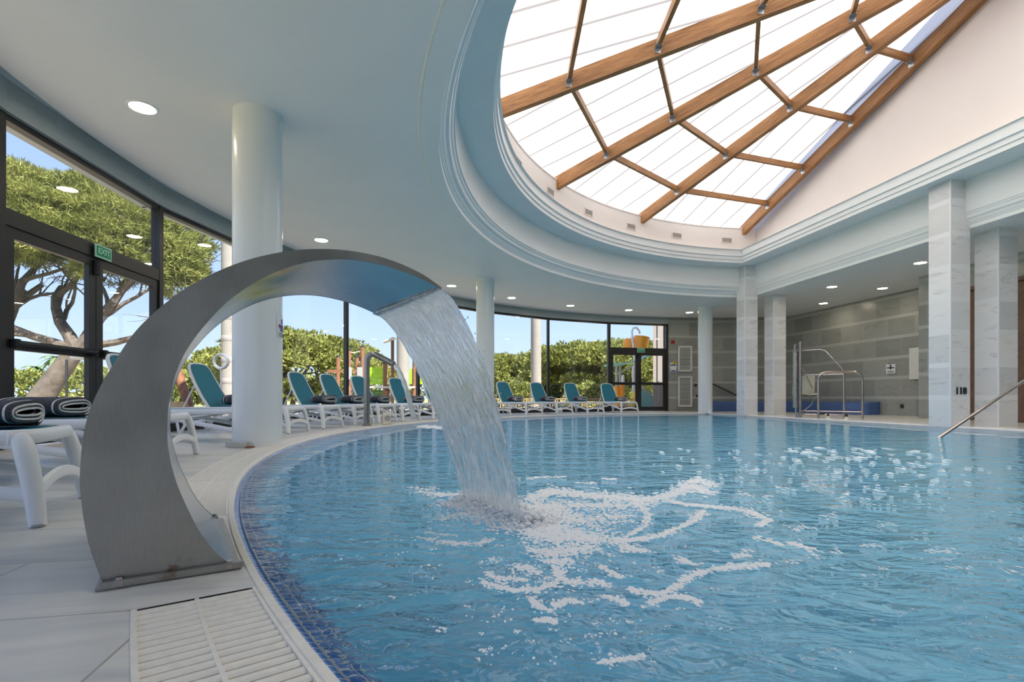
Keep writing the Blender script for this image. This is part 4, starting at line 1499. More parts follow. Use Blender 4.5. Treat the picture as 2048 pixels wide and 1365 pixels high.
mb.uv = [[(u_ * .3 + v_, u_) for u_, v_ in q] for q in mb.uv]
o = mb.build('water_jet', 'falling_water', smooth=True, angle=80)
tagit(o, 'thin stream of water falling from the bent steel pipe into the pool', 'water jet')
JET_END = jp[-1]

# ------------------------------------------------------------------ pool water and foam
mb = MB()
outl = polar_sheet(lambda a: outer(a, R_POOL - .024, V_EDGE - .024), lambda a: 1, Z_W, [], 0.75)[0][0]
mb.face(outl)
o = mb.build('pool_water', 'pool_water')
tagit(o, 'clear rippled blue water filling the round indoor pool', 'water', kind='stuff')

foam = MB()
frs = random.Random(21)
def blob(px, py, spx, flat=.30, jit=0.0):
    if py <= HOR + 12: return
    x, y = gnd(px, py, Z_W)
    if math.hypot(x - CX, y - CY) > R_POOL - .25: return
    sc = y / FPX
    rx = spx * sc * frs.uniform(.8, 1.3); ry = rx * frs.uniform(1.0, 2.2) * max(1.0, .62 * y - .6)
    hgt = min(rx * flat, .012 if y < 3.2 else .0025) * frs.uniform(.6, 1.2)
    n = 7
    rot = frs.random() * 6
    r_in, r_o = [], []
    ph = [frs.uniform(.75, 1.2) for _ in range(n)]
    for k in range(n):
        a = rot + 2 * PI * k / n
        r_o.append((x + rx * ph[k] * math.cos(a), y + ry * ph[k] * math.sin(a), Z_W + .0006))
        r_in.append((x + rx * ph[k] * .62 * math.cos(a), y + ry * ph[k] * .62 * math.sin(a), Z_W + hgt * .85))
    foam.grid([r_o, r_in], closed_u=True)
    foam.face([p for p in r_in])
def stream(pts, width, density, size, flat=.30):
    """pts in photo pixels of the water plane"""
    for (x0, y0), (x1, y1) in zip(pts[:-1], pts[1:]):
        L = math.hypot(x1 - x0, (y1 - y0) * 2)
        for _ in range(max(1, int(L * density))):
            f = frs.random()
            w = width * frs.gauss(0, .85) * (.55 + .75 * abs(math.sin(x0 * .31 + f * L * .05 + y0 * .17)))
            if math.sin((x0 + (x1 - x0) * f) * .23 + 1.7 * math.sin(y0 * .5)) < -.82 and width < 15: continue
            a = frs.random() * 2 * PI
            blob(x0 + (x1 - x0) * f + w * math.cos(a) * 1.3, y0 + (y1 - y0) * f + w * math.sin(a) * .55, size * frs.uniform(.6, 1.4), flat)
S = stream
c3 = lambda *q: [(800 + x / 2.505, 820 + y / 2.505) for x, y in q]
# the boiling mass where the curtain lands
S(c3((300, 455), (420, 470), (560, 520), (640, 590)), 16, 5.5, 3.2)
S(c3((560, 520), (680, 480), (800, 500), (760, 570), (650, 590)), 20, 5.0, 3.2)
S(c3((640, 450), (760, 410), (900, 425), (1100, 442), (1250, 452), (1350, 432), (1440, 385), (1550, 415)), 11, 6.0, 3.0)
S(c3((1430, 370), (1500, 350), (1560, 380)), 9, 3.0, 3.0)
S(c3((1330, 450), (1400, 470), (1500, 482), (1600, 490), (1700, 500), (1770, 520), (1850, 555), (1790, 578)), 5, 4.0, 2.6)
S(c3((1520, 500), (1480, 555), (1400, 592), (1300, 632), (1180, 652), (1050, 662)), 6, 4.0, 2.8)
S(c3((1180, 470), (1250, 520), (1235, 580), (1130, 640)), 5, 2.6, 2.4)
S(c3((700, 520), (900, 560), (1050, 540), (1150, 530)), 26, 4.2, 2.6)
S(c3((620, 540), (760, 600), (900, 620)), 26, 5.0, 3.0)
S(c3((640, 500), (900, 480), (1100, 480), (1240, 470)), 14, 4.0, 2.8)
S(c3((200, 480), (330, 470), (420, 500)), 13, 3.0, 2.8)
S(c3((640, 620), (760, 640), (900, 650), (1050, 640)), 20, 4.5, 3.0)
S(c3((660, 700), (760, 720), (880, 700), (980, 690)), 20, 4.0, 3.0)
S(c3((740, 760), (860, 760)), 14, 4.0, 3.0)
S(c3((200, 550), (330, 520), (480, 560), (620, 600)), 16, 2.6, 2.6)
S(c3((110, 410), (200, 430), (300, 425)), 9, 3.0, 2.6)
S(c3((60, 390), (180, 400)), 7, 1.0, 2.2)
S(c3((90, 640), (240, 668), (390, 672), (470, 645)), 6, 1.8, 2.4)
S(c3((120, 615), (280, 632)), 5, 1.0, 2.2)
S(c3((790, 790), (800, 860), (700, 900), (560, 905), (420, 862)), 9, 2.8, 3.0)
S(c3((430, 815), (470, 840), (560, 850), (640, 862)), 7, 1.5, 3.0)
S(c3((560, 790), (650, 790), (700, 830)), 9, 1.5, 3.0)
S(c3((800, 850), (900, 870), (980, 860), (1050, 885)), 9, 2.0, 3.0)
S(c3((660, 940), (690, 990), (750, 1010)), 6, 2.4, 3.2)
S(c3((770, 985), (840, 955), (890, 965)), 6, 2.0, 3.2)
S(c3((1010, 785), (1060, 815), (1110, 845)), 5, 2.4, 3.2)
S(c3((1020, 935), (1080, 950), (1140, 980)), 5, 2.4, 3.2)
S(c3((1160, 900), (1300, 930), (1380, 892), (1440, 842), (1550, 802), (1700, 785), (1850, 778)), 7, 2.4, 3.2)
S(c3((1240, 975), (1330, 940), (1430, 940), (1505, 968)), 7, 2.2, 3.2)
S(c3((1120, 690), (1240, 710)), 10, 2.8, 3.2)
S(c3((1400, 750), (1480, 780)), 7, 2.4, 3.0)
S(c3((1930, 665), (2000, 680), (2060, 700)), 7, 2.2, 3.0)
S(c3((600, 345), (830, 335)), 3.5, 1.2, 2.2)
S(c3((880, 365), (1000, 370)), 3, .9, 2.2)
S(c3((1020, 345), (1080, 350)), 3, 2.2, 2.4)
S(c3((680, 1055), (780, 1060)), 5, 2.4, 3.2)
S(c3((1010, 1265), (1100, 1255), (1220, 1240)), 5, 2.2, 3.4)
S(c3((1680, 740), (1750, 730)), 5, 2.0, 3.0)
S(c3((1780, 640), (1850, 660), (1920, 680)), 4, 1.8, 2.6)
for _ in range(250):
    x = frs.gauss(1640, 170); y = 896 + abs(frs.gauss(0, 62))
    if x < 1300: continue
    s = frs.uniform(1.2, 3.6)
    for k in range(frs.choice((1, 1, 2))): blob(x + frs.gauss(0, 5), y + frs.gauss(0, 1.2), s)
for _ in range(46):
    x, y = frs.uniform(1480, 2040), frs.uniform(980, 1150)
    for k in range(frs.choice((2, 4, 7, 12))): blob(x + frs.gauss(0, 11), y + frs.gauss(0, 3), frs.uniform(1.8, 3.4))
for _ in range(150):
    x, y = frs.gauss(1120, 170), frs.uniform(1075, 1335)
    if x < 720 + (y - 1075) * .3: continue
    for k in range(frs.choice((2, 3, 5, 9))): blob(x + frs.gauss(0, 9), y + frs.gauss(0, 2.5), frs.uniform(1.4, 3.0))
JX = (1024 + JET_END.x / JET_END.y * FPX)
S([(838, 853), (880, 856), (915, 853)], 4, 3.0, 2.4)
o = foam.build('pool_foam', 'foam_white', smooth=False)
tagit(o, 'white froth and foam trails floating on the pool round the falling water', 'foam', kind='stuff')
# bigger clear bubbles
bub = MB()
for _ in range(90):
    x, y = frs.uniform(820, 2040), frs.uniform(1090, 1360)
    n_ = frs.choice((3, 5, 8, 14))
    for k in range(n_):
        px_, py_ = x + frs.gauss(0, 9), y + frs.gauss(0, 4)
        gx_, gy_ = gnd(px_, py_, Z_W)
        if math.hypot(gx_ - CX, gy_ - CY) > R_POOL - .3: continue
        r = frs.uniform(.0016, .0045) * max(1, gy_ * .7)
        bub.lathe([(r, 0.0003), (r * .86, r * .45), (r * .5, r * .72), (.0001, r * .82)], 8, (gx_, gy_, Z_W))
# splash mound of bubbles at the landing line
for _ in range(60):
    f = frs.random(); s = frs.gauss(0, .085)
    lx, ly = 1.335 + .06 * f + s + .05, .02 + .60 * f + frs.gauss(0, .02)
    x = FO[0] + .84 * lx - .54 * ly; y = FO[1] + .54 * lx + .84 * ly
    r = frs.uniform(.002, .008)
    z = Z_W + max(0, frs.gauss(.012, .014)) * math.exp(-(s / .10) ** 2)
    bub.lathe([(r, 0.0), (r * .86, r * .5), (r * .5, r * .86), (.0001, r)], 7, (x, y, z))
o = bub.build('pool_bubbles', 'bubble_film', smooth=True)
tagit(o, 'clusters of clear bubbles drifting on the pool surface in the foreground', 'bubbles', kind='stuff')
# foaming splash under the curtain
spl = MB()
for _ in range(3000):
    f = frs.random(); s = frs.gauss(0, .07)
    lx, ly = 1.345 + .06 * f + s + .02, .0 + .63 * f + frs.gauss(0, .025)
    x = FO[0] + .84 * lx - .54 * ly; y = FO[1] + .54 * lx + .84 * ly
    r = frs.uniform(.003, .012)
    z = Z_W + abs(frs.gauss(0, .022)) * math.exp(-(s / .09) ** 2)
    spl.lathe([(.0001, -r * .6), (r * .9, -r * .2), (r, r * .2), (r * .6, r * .7), (.0001, r * .9)], 6, (x, y, z))
o = spl.build('splash', 'foam_white', smooth=True)
tagit(o, 'low white splash where the water curtain hits the pool', 'splash', kind='stuff')

# ------------------------------------------------------------------ speaker boxes on the deck edge
def box_speaker(px, py, lbl, s=1.0):
    x, y = gnd(px, py)
    d = Vector((CX - x, CY - y, 0)).normalized()
    root = empty('speaker_box', (x, y, 0), math.atan2(-x * 0 + (0 - y) * .8 + d.y * .5, (0 - x) * .8 + d.x * .5))
    tagit(root, lbl, 'speaker', 'small speaker boxes on the deck')
    mb = MB(); mb.box((0, 0, .115), (.13, .15, .225), bev=.012); mb.build('case', 'cream_plastic', root, smooth=True)
    mb = MB()
    M = Matrix.Rotation(PI / 2, 3, 'Y')
    for rr in (.05, .038, .026, .014):
        pts = [(.067, .015 + rr * math.cos(a), .12 + rr * math.sin(a)) for a in np.linspace(0, 2 * PI, 20, endpoint=False)]
        mb.tube(pts, .0035, 6, closed=True)
    mb.build('round_grille', 'grey_plastic', root, smooth=True)
    mb = MB(); mb.box((0, .077, .115), (.10, .004, .20)); lab = mb.build('hazard_label', 'sign_yellow', root)
    mb = MB()
    for k in (-1, 0, 1):
        mb.bar((-.045, .0795, .115 + k * .07 - .02), (.045, .0795, .115 + k * .07 + .02), .003, .022, up=(0, 0, 1))
    mb.build('black_stripes', 'rubber_black', lab)
    mb = MB(); mb.box((.0, -.077, .115), (.10, .004, .20)); mb.build('side_label', 'sign_yellow', root)
box_speaker(773, 849.5, 'small beige box with round grille and hazard stripes, beside the bent steel pipe')
box_speaker(1119, 833, 'small beige box with round grille, under the loungers right of the middle column')

# ------------------------------------------------------------------ steps rail at the right pool edge
rail = empty('pool_handrail', (5.60, 6.78, 0))
tagit(rail, 'polished steel handrail rising out of the water at the right edge of the photo', 'handrail')
mb = MB()
vd = Vector((VX, VY, 0))
sl = (vd + Vector((0, 0, .56))).normalized()
pts = [sl * s for s in (-1.0, 0.0, .8, 1.45)]
q = pts[-1]
for k in range(1, 7):
    a = k / 6 * math.radians(29)
    dr = (vd * math.cos(math.radians(29) - a) + Vector((0, 0, math.sin(math.radians(29) - a))))
    q = q + dr * .03; pts.append(q)
pts.append(q + vd * 1.5)
q = pts[-1]
for k in range(1, 7):
    a = k / 6 * PI / 2
    pts.append(q + vd * .12 * math.sin(a) + Vector((0, 0, -.12 * (1 - math.cos(a)))))
pts.append(Vector((pts[-1].x, pts[-1].y, 0.0)))
mb.tube(pts, .021, 14)
mb.build('tube', 'steel_rail', rail, smooth=True)
for k in (2.35,):
    p = vd * k
    zt = 0.80
    mb = MB(); mb.cyl((p.x, p.y, 0), .019, zt, 12); mb.cyl((p.x, p.y, 0), .045, .01, 16); mb.build('post', 'steel_rail', rail, smooth=True)

# ------------------------------------------------------------------ pool hoist by the far right edge
def ruv(u, v, z): return Vector(W(u, v) + (z,))
ho = empty('pool_hoist', (0, 0, 0))
tagit(ho, 'steel pool hoist with white plastic seat and hydraulic cylinder on the far right edge', 'pool hoist')
def hp(px, v, z=0.0):
    k = (px - 1024) / FPX
    y = v / (VX * k + VY)
    return Vector((k * y, y, z))
V0 = 9.12
a = hp(1592, V0)
mb = MB(); mb.lathe([(.0001, .25), (.085, .25), (.085, .27), (.072, .275), (.072, 1.64), (.082, 1.645), (.082, 1.665), (.0001, 1.665)], 20, a); mb.build('cylinder', 'steel_pipe', ho, smooth=True)
mb = MB(); mb.cyl(a + Vector((0, 0, -.2)), .022, .46, 12); mb.cyl(a + Vector((-.03, 0, 1.66)), .018, .18, 10)
mb.tube([a + Vector((-.09, 0, -.02)), a + Vector((0, 0, .10)), a + Vector((.09, 0, -.02))], .012, 8); mb.build('piston_rod', 'zinc', ho, smooth=True)
b = hp(1601, V0)
mb = MB(); mb.cyl(b + Vector((0, 0, -.02)), .030, 1.90, 14); mb.cyl(b + Vector((0, 0, 1.84)), .014, .06, 8)
mb.tube([a + Vector((-.03, 0, 1.80)), b + Vector((0, 0, 1.80))], .016, 8)
mb.build('mast', 'steel_pipe', ho, smooth=True)
cpt = hp(1608, 9.45)
seat = MB()
def shell(c, w, h, lean):
    rows = []
    for i in range(9):
        t_ = i / 8
        z = h * t_
        hw = w / 2 * (1 - .10 * abs(t_ - .5) * 2 ** 1.2) if t_ < .9 else w / 2 * .86
        rows.append([c + ud * (y * hw) + vd * (lean * (t_ - .3) + .05 * (y * y)) + Vector((0, 0, z)) for y in np.linspace(-1, 1, 9)])
    return rows
ud = Vector((UX, UY, 0))
sx = (ud * -.35 + vd * .94).normalized()
sy = Vector((-sx.y, sx.x, 0))
rows = []
for i in range(10):
    t_ = i / 9
    hw = .255 * (1 - .18 * max(0, t_ - .75) * 2)
    rows.append([cpt + sx * (y * hw) + sy * (-.10 * t_ + .06 * y * y) + Vector((0, 0, .58 + .50 * t_)) for y in np.linspace(-1, 1, 9)])
seat.grid(rows); seat.grid([[p + sy * .02 for p in r[::-1]] for r in rows])
rows = [[cpt + sx * (y * .25) + sy * (-.02 - .36 * t_) * -1 * -1 + Vector((0, 0, .585 + .03 * y * y - .02 * t_)) for y in np.linspace(-1, 1, 7)] for t_ in np.linspace(0, 1, 6)]
seat.grid(rows); seat.grid([[p + Vector((0, 0, -.025)) for p in r[::-1]] for r in rows])
seat.build('seat', 'hoist_cream', ho, smooth=True)
mb = MB()
mb.tube([cpt + sx * .28 + Vector((0, 0, .60)), cpt + sx * .30 + sy * -.02 + Vector((0, 0, .56)), cpt + sx * -.24 + Vector((0, 0, .56))], .014, 8)
mb.tube([b + Vector((0, 0, 1.30)), b + vd * .12 + Vector((0, 0, 1.12)), cpt + sx * .20 + Vector((0, 0, .75))], .014, 8)
mb.build('seat_arm', 'post_wood' if False else 'steel_rail', ho, smooth=True)
mb = MB()
h0 = cpt + sx * .28 + Vector((0, 0, .60))
mb.tube([h0, h0 + Vector((.06, 0, -.18)), h0 + Vector((.07, 0, -.42)), h0 + Vector((.02, 0, -.56))], .013, 8)
mb.tube([h0 + Vector((0, 0, -.05)), h0 + Vector((-.14, 0, -.30)), h0 + Vector((-.36, 0, -.46)), h0 + Vector((-.5, -.1, -.52))], .010, 8)
mb.build('hose', 'hose_grey', ho, smooth=True)
# guard rails: one sloping frame on the mast and one hoop in front
def rounded(path, r, n=5):
    out = [path[0]]
    for i in range(1, len(path) - 1):
        a_, p_, b_ = path[i - 1], path[i], path[i + 1]
        da, db = (a_ - p_).normalized(), (b_ - p_).normalized()
        s_, e_ = p_ + da * r, p_ + db * r
        for k in range(n + 1):
            t_ = k / n
            out.append(s_.lerp(p_, t_).lerp(p_.lerp(e_, t_), t_))
    out.append(path[-1])
    return out
g0 = hp(1603, 9.2); g1 = hp(1648, 9.45); g2 = hp(1688, 9.75)
fr_ = empty('guard_rail', (0, 0, 0)); 
tagit(fr_, 'steel guard rail with a sloping top bar beside the pool hoist', 'guard rail')
mb = MB()
mb.tube(rounded([g0 + Vector((0, 0, 1.67)), g1 + Vector((0, 0, 1.67)), g2 + Vector((0, 0, 1.13)), g2 + Vector((0, 0, 1.0))], .12), .017, 10)
mb.tube([g0 + Vector((0, 0, 1.06)), g2 + Vector((0, 0, 1.06))], .017, 10)
mb.tube([g2 + Vector((0, 0, 1.08)), g2], .023, 10)
mb.build('frame', 'steel_rail', fr_, smooth=True)
mb = MB()
mb.tube([g0 + Vector((0, 0, .09)), g2 + Vector((0, 0, .09))], .014, 8)
mb.tube([g0 + Vector((0, 0, .17)), hp(1726, 9.9) + Vector((0, 0, .17))], .016, 8)
mb.build('base_bar', 'steel_rail', fr_, smooth=True)
h0, h1 = hp(1637, 9.06), hp(1725, 9.9)
hr = empty('hoop_rail', (0, 0, 0))
tagit(hr, 'low steel hoop rail with rounded corners in front of the pool hoist', 'guard rail')
mb = MB(); mb.tube(rounded([h0 + Vector((0, 0, -.02)), h0 + Vector((0, 0, 1.10)), h1 + Vector((0, 0, 1.10)), h1], .20, 8), .026, 12); mb.build('hoop', 'steel_rail', hr, smooth=True)
for px, lb in ((1656, 'black capped white rubber foot nearer the hoist mast'), (1693, 'black capped white rubber foot nearer the hoop end')):
    c = hp(px, 9.2 if px < 1680 else 9.32)
    root = empty('anchor_foot', c)
    tagit(root, lb + ', on the deck under the guard rails', 'foot')
    mb = MB(); mb.lathe([(.055, 0), (.05, .02), (.03, .06), (.012, .075), (.0001, .075)], 16); mb.build('cone', 'hoist_cream', root, smooth=True)
    mb = MB(); mb.lathe([(.014, .07), (.024, .08), (.024, .12), (.0001, .13)], 10); mb.build('knob', 'rubber_black', root, smooth=True)
mb = MB(); mb.tube([hp(1634, 9.15, .125), hp(1649, 9.2, .125)], .022, 8); o = mb.build('hose_clamp', 'rubber_black', fr_, smooth=True)

# ------------------------------------------------------------------ blue mosaic bench along the end and right walls
mb = MB()
inner, outerp = [], []
aw = [MULL[12] - 6.5 - i * 1.0 for i in range(0, 60)]
for a_ in aw:
    p = P(R_WALL - .55, a_)
    v_ = p[0] * VX + p[1] * VY
    if v_ > 12.45: break
    inner.append(p); outerp.append(P(R_WALL - .04, a_))
u_start = inner[-1][0] * UX + inner[-1][1] * UY
n0 = len(inner)
us = [u_start - .3 - k * .4 for k in range(1, 40) if u_start - .3 - k * .4 > 13.4]
for u_ in us: inner.append(W(u_, 12.45)); outerp.append(W(u_, 12.97))
for k in range(1, 7):
    a_ = k / 6 * PI / 2
    inner.append(W(us[-1] - .30 * math.sin(a_), 12.45 + .30 * (1 - math.cos(a_)))); outerp.append(W(us[-1] - .30 * math.sin(a_) , 12.97))
inner.append(W(us[-1] - .30, 12.97)); outerp.append(W(us[-1] - .30, 12.975))
acc = 0; rows = [[], [], [], [], []]; uvr = [[], [], [], [], []]; prev = None
HB = .375
for p, q in zip(inner, outerp):
    if prev: acc += math.hypot(p[0] - prev[0], p[1] - prev[1])
    prev = p
    d = Vector((q[0] - p[0], q[1] - p[1], 0)); d = d.normalized() if d.length > 1e-6 else d
    for k, (o_, z) in enumerate(((0, 0), (0, HB - .05), (.015, HB - .015), (.05, HB))):
        rows[k].append((p[0] + d.x * o_, p[1] + d.y * o_, z)); uvr[k].append((acc, z + o_))
    rows[4].append((q[0], q[1], HB)); uvr[4].append((acc, HB + .5))
mb.grid(rows, uvr)
o = mb.build('mosaic_bench', 'mosaic_bench', smooth=True, angle=50)
tagit(o, 'long low blue mosaic tiled bench with rounded end along the grey marble walls', 'bench')

# ------------------------------------------------------------------ things on the end wall
def on_end_wall(px, z, off=.05):
    x, y = sight(px, R_WALL - .02 - off)
    n = Vector((CX - x, CY - y, 0)).normalized()
    return (x, y, z), n
for px, z0, z1, lb in ((1370, 1.47, 2.43, 'upper white louvred wall panel left of the farthest round column'), (1370, .16, 1.30, 'lower white louvred wall panel left of the farthest round column')):
    p, n = on_end_wall(px, (z0 + z1) / 2)
    root = empty('louvred_panel'); root.matrix_local = facing(p, n.x, n.y)
    tagit(root, lb, 'louvred panel', 'white louvred panels on the end wall')
    H2 = (z1 - z0) / 2; W2 = .27
    mb = MB()
    for s in (-1, 1):
        mb.box((s * (W2 - .03), 0, 0), (.06, H2 * 2, .04)); mb.box((0, s * (H2 - .03), 0), (W2 * 2, .06, .04))
    mb.build('frame', 'louvre_paint', root)
    mb = MB()
    nsl = int((H2 * 2 - .12) / .042)
    for k in range(nsl):
        M = Matrix.Rotation(math.radians(40), 3, 'X')
        mb.box((0, -H2 + .08 + k * .042, -.002), (W2 * 2 - .12, .034, .006), M)
    mb.box((0, 0, -.024), (W2 * 2 - .12, H2 * 2 - .12, .004), m=1)
    mb.build('louvres', ['louvre_paint', 'rubber_black'], root)
p, n = on_end_wall(1346.5, 2.57)
root = empty('fire_alarm'); root.matrix_local = facing(p, n.x, n.y)
tagit(root, 'round red fire alarm sounder on the marble wall right of the far exit door', 'alarm')
mb = MB(); mb.lathe([(.0001, .03), (.05, .03), (.07, .0), (.07, -.04)], 20); mb.build('dome', 'sign_red', root, smooth=True)
mb = MB(); mb.lathe([(.0001, .045), (.025, .042), (.028, .03)], 14); mb.build('cap', 'rubber_black', root, smooth=True)
p, n = on_end_wall(1346.5, 1.63, .035)
root = empty('notice_board'); root.matrix_local = facing(p, n.x, n.y)
tagit(root, 'white and blue notice with yellow symbol right of the far exit door', 'notice')
mb = MB(); mb.box((0, 0, 0), (.23, .34, .01)); mb.build('sheet', 'sign_white', root)
mb = MB(); mb.box((-.0, .085, .007), (.20, .05, .004)); mb.box((0, -.13, .007), (.18, .05, .004)); mb.build('blue_band', 'sign_blue', root)
mb = MB(); mb.box((.03, .16, .010), (.11, .11, .006)); yy = mb.build('yellow_panel', 'sign_yellow', root)
mb = MB(); mb.lathe([(.0001, .0), (.022, 0.0)], 14, (.045, .16, .015)); mb.build('symbol', 'digits_dark', yy)
for px, z, lb in ((1391.5, .97, 'upper dark round knob'), (1395, .57, 'lower dark round knob')):
    p, n = on_end_wall(px, z, .03)
    root = empty('wall_valve'); root.matrix_local = facing(p, n.x, n.y)
    tagit(root, lb + ' on the end wall just left of the farthest column', 'valve')
    mb = MB(); mb.lathe([(.0001, .04), (.045, .035), (.055, .0), (.055, -.02)], 16); mb.build('body', 'digits_dark', root, smooth=True)
# sloping dark handrail over the bench
pa, n_ = on_end_wall(1421, 1.06, .09); pbb, _ = on_end_wall(1474, .58, .09)
mb = MB(); mb.tube([pa, pbb], .022, 10)
for q in (.15, .85):
    c = Vector(pa).lerp(Vector(pbb), q); mb.tube([c, c - n_ * .10], .012, 8)
o = mb.build('wall_handrail', 'digits_dark', smooth=True)
tagit(o, 'dark handrail sloping down along the end wall between the round column and the corner pillar', 'handrail')
# pictogram and drain cover on the right wall
nf = Vector((-VX, -VY, 0))
c = hp(1781.5, V_WALL - .02, 1.35)
root = empty('pictogram_sign'); root.matrix_local = facing(c, nf.x, nf.y)
tagit(root, 'small white sign with dark blue cross-shaped figure on the grey right wall', 'sign')
mb = MB(); mb.box((0, -.03, 0), (.30, .26, .008)); mb.build('plate', 'sign_white', root)
mb = MB()
mb.lathe([(.0001, 0), (.028, 0)], 14, (0, .065, .006)); mb.box((0, -.0, .006), (.05, .09, .003)); mb.box((0, .0, .006), (.24, .03, .003)); mb.box((0, -.10, .006), (.20, .012, .003)); mb.box((0, -.125, .006), (.20, .012, .003))
mb.build('figure', 'sign_navy', root)
c = hp(1803, V_WALL - .03, .27)
root = empty('wall_valve'); root.matrix_local = facing(c, nf.x, nf.y)
tagit(root, 'small dark round valve cover low on the grey right wall, beside the bench end', 'valve')
mb = MB(); mb.lathe([(.0001, .02), (.04, .02), (.055, .005), (.06, -.01)], 18); mb.build('cover', 'digits_dark', root, smooth=True)
c = hp(1829.5, V_WALL - .05, 1.42)
mb = MB(); M = Matrix((Vector((UX, UY, 0)), Vector((VX, VY, 0)), Vector((0, 0, 1)))).transposed()
mb.box(c, (.30, .05, .85), M, bev=.008)
o = mb.build('wall_cabinet', 'louvre_paint'); tagit(o, 'narrow pale wall cabinet edge just left of the 118 pillar', 'cabinet')

# ------------------------------------------------------------------ outdoors
mb = MB()
gq = np.linspace(0, 2 * PI, 97)[:-1]
mb.grid([[(CX + r * math.cos(q), CY + r * math.sin(q), -.12) for q in gq] for r in (13.2, 40, 200)], closed_u=True)
struct('ground_outside', mb, 'lawn')
mb = MB()
aa = np.linspace(math.radians(60), math.radians(260), 60)
mb.grid([[(CX + r * math.cos(q), CY + r * math.sin(q), -.06) for q in aa] for r in (12.5, 20.5)])
struct('ground_terrace', mb, 'path_paving')

# round columns of the outside arcade
for px, r, lb in ((461, 17.2, 'pale round outdoor column with darker bands just left of the nearest indoor column'), (806, 17.2, 'pale round outdoor column behind the falling water curtain edge'),
                  (1072, 17.4, 'pale round outdoor column between the middle indoor column and a window post')):
    p = sight(px, r)
    root = empty('outdoor_column', p + (-.06,))
    tagit(root, lb, 'column', 'pale round columns outside the windows')
    mb = MB(); mb.lathe([(.235, 0), (.235, 6.0)], 28); mb.build('shaft', 'concrete_pale', root, smooth=True)
    if px == 461:
        for z in (.95, 1.55, 2.15, 2.75):
            mb = MB(); mb.lathe([(.236, z), (.242, z + .01), (.242, z + .15), (.236, z + .16)], 28); mb.build('band', 'facade_band', root, smooth=True)
# wing of the building beyond the far door
p1 = sight(1306, 14.9); p2 = sight(1338, 13.6)
mb = MB()
q1 = (p1[0], p1[1]); 
mb.prism([(p1[0], p1[1]), (p1[0] + 3.0, p1[1] - .2), (p1[0] + 4.2, p1[1] + 3), (p1[0] + 1.05, p1[1] + 3.2)], -.06, 6.0)
mb.prism([(p1[0] + .18, p1[1] - .05), (p1[0] + .26, p1[1] - .05), (p1[0] + .26, p1[1] + .1), (p1[0] + .18, p1[1] + .1)], -.06, 6.0, m=1)
o = mb.build('building_wing', ['facade_pink', 'facade_band']); tagit(o, 'pale pink outer wall seen through the right side of the far exit door', 'building')

def canopy(lumps, seed, tuft, per, droop=0.0, blade=0.10):
    """needle tufts scattered over a set of ellipsoid lumps; returns numpy verts and faces"""
    rs = np.random.RandomState(seed)
    V, F = [], []
    base = 0
    for (cx, cy_, cz, rx, ry, rz) in lumps:
        n = int(per * (rx * ry + rx * rz + ry * rz))
        d = rs.normal(size=(n, 3)); d /= np.linalg.norm(d, axis=1)[:, None]
        d[:, 2] = np.where(d[:, 2] < -.45, -d[:, 2], d[:, 2])
        wob = 1 + .16 * np.sin(d[:, 0] * 7 + seed) * np.cos(d[:, 1] * 6 + cz) + .10 * np.sin(d[:, 2] * 13 + cx)
        rad = (rs.uniform(.62, 1.0, n) ** .5) * wob
        c = np.array([cx, cy_, cz]) + d * np.array([rx, ry, rz]) * rad[:, None]
        for k in range(4):
            ax = d + rs.normal(scale=.65, size=(n, 3)); ax[:, 2] += .35
            ax /= np.linalg.norm(ax, axis=1)[:, None]
            sd = np.cross(ax, rs.normal(size=(n, 3))); sd /= np.linalg.norm(sd, axis=1)[:, None] + 1e-9
            L = tuft * rs.uniform(.6, 1.25, n)[:, None]
            w = L * blade * rs.uniform(.8, 1.6, n)[:, None]
            a = c - sd * w; b = c + sd * w; t_ = c + ax * L
            m = c + ax * L * .55 + sd * w * 1.5
            V.append(np.stack([a, b, m, t_], 1).reshape(-1, 3))
            idx = base + np.arange(n)[:, None] * 4
            F.append(np.concatenate([idx, idx + 1, idx + 2, idx + 3], 1))
            base += n * 4
    return np.concatenate(V), np.concatenate(F)
def foliage_obj(name, lumps, seed, tuft, per, mat, parent, blade=.10):
    V, F = canopy(lumps, seed, tuft, per, blade=blade)
    me = bpy.data.meshes.new(name)
    me.vertices.add(len(V)); me.vertices.foreach_set('co', V.astype(np.float32).ravel())
    me.loops.add(F.size); me.loops.foreach_set('vertex_index', F.astype(np.int32).ravel())
    me.polygons.add(len(F)); me.polygons.foreach_set('loop_start', np.arange(0, F.size, 4, dtype=np.int32))
    me.update(calc_edges=True)
    me.materials.append(MATS[mat])
    o = bpy.data.objects.new(name, me); COL.objects.link(o); o.parent = parent
    return o

# the big umbrella pine at the left
pine = empty('umbrella_pine', (-12.6, 13.6, -.12))
tagit(pine, 'big umbrella pine with forking trunk and spreading crown outside the left glazed door', 'tree')
l = [(-.6, .3, 5.3, 2.6, 2.2, 1.35), (1.9, .6, 4.95, 1.9, 1.8, 1.15), (-3.0, 1.0, 5.2, 2.3, 2.0, 1.3), (3.5, 1.2, 4.45, 1.25, 1.3, .95), (.5, 1.5, 5.8, 2.3, 2.0, 1.05), (4.35, 1.5, 3.75, .75, .9, .70), (-4.5, .5, 4.9, 1.6, 1.6, 1.1), (2.6, 2.2, 5.35, 1.7, 1.5, .9),
     (-1.6, -.6, 4.75, 1.7, 1.3, .8), (.9, -.5, 4.45, 1.5, 1.2, .7), (3.0, .2, 3.95, 1.3, 1.0, .65), (2.0, 0.0, 4.5, 1.4, 1.2, .8), (0, -.2, 5.0, 1.8, 1.2, .9), (4.0, 1.3, 4.2, .9, .9, .7)]
l = [((x * .74 if x > 0 else x), y, z, (a * .85 if x > 2 else a), b, c) for x, y, z, a, b, c in l]
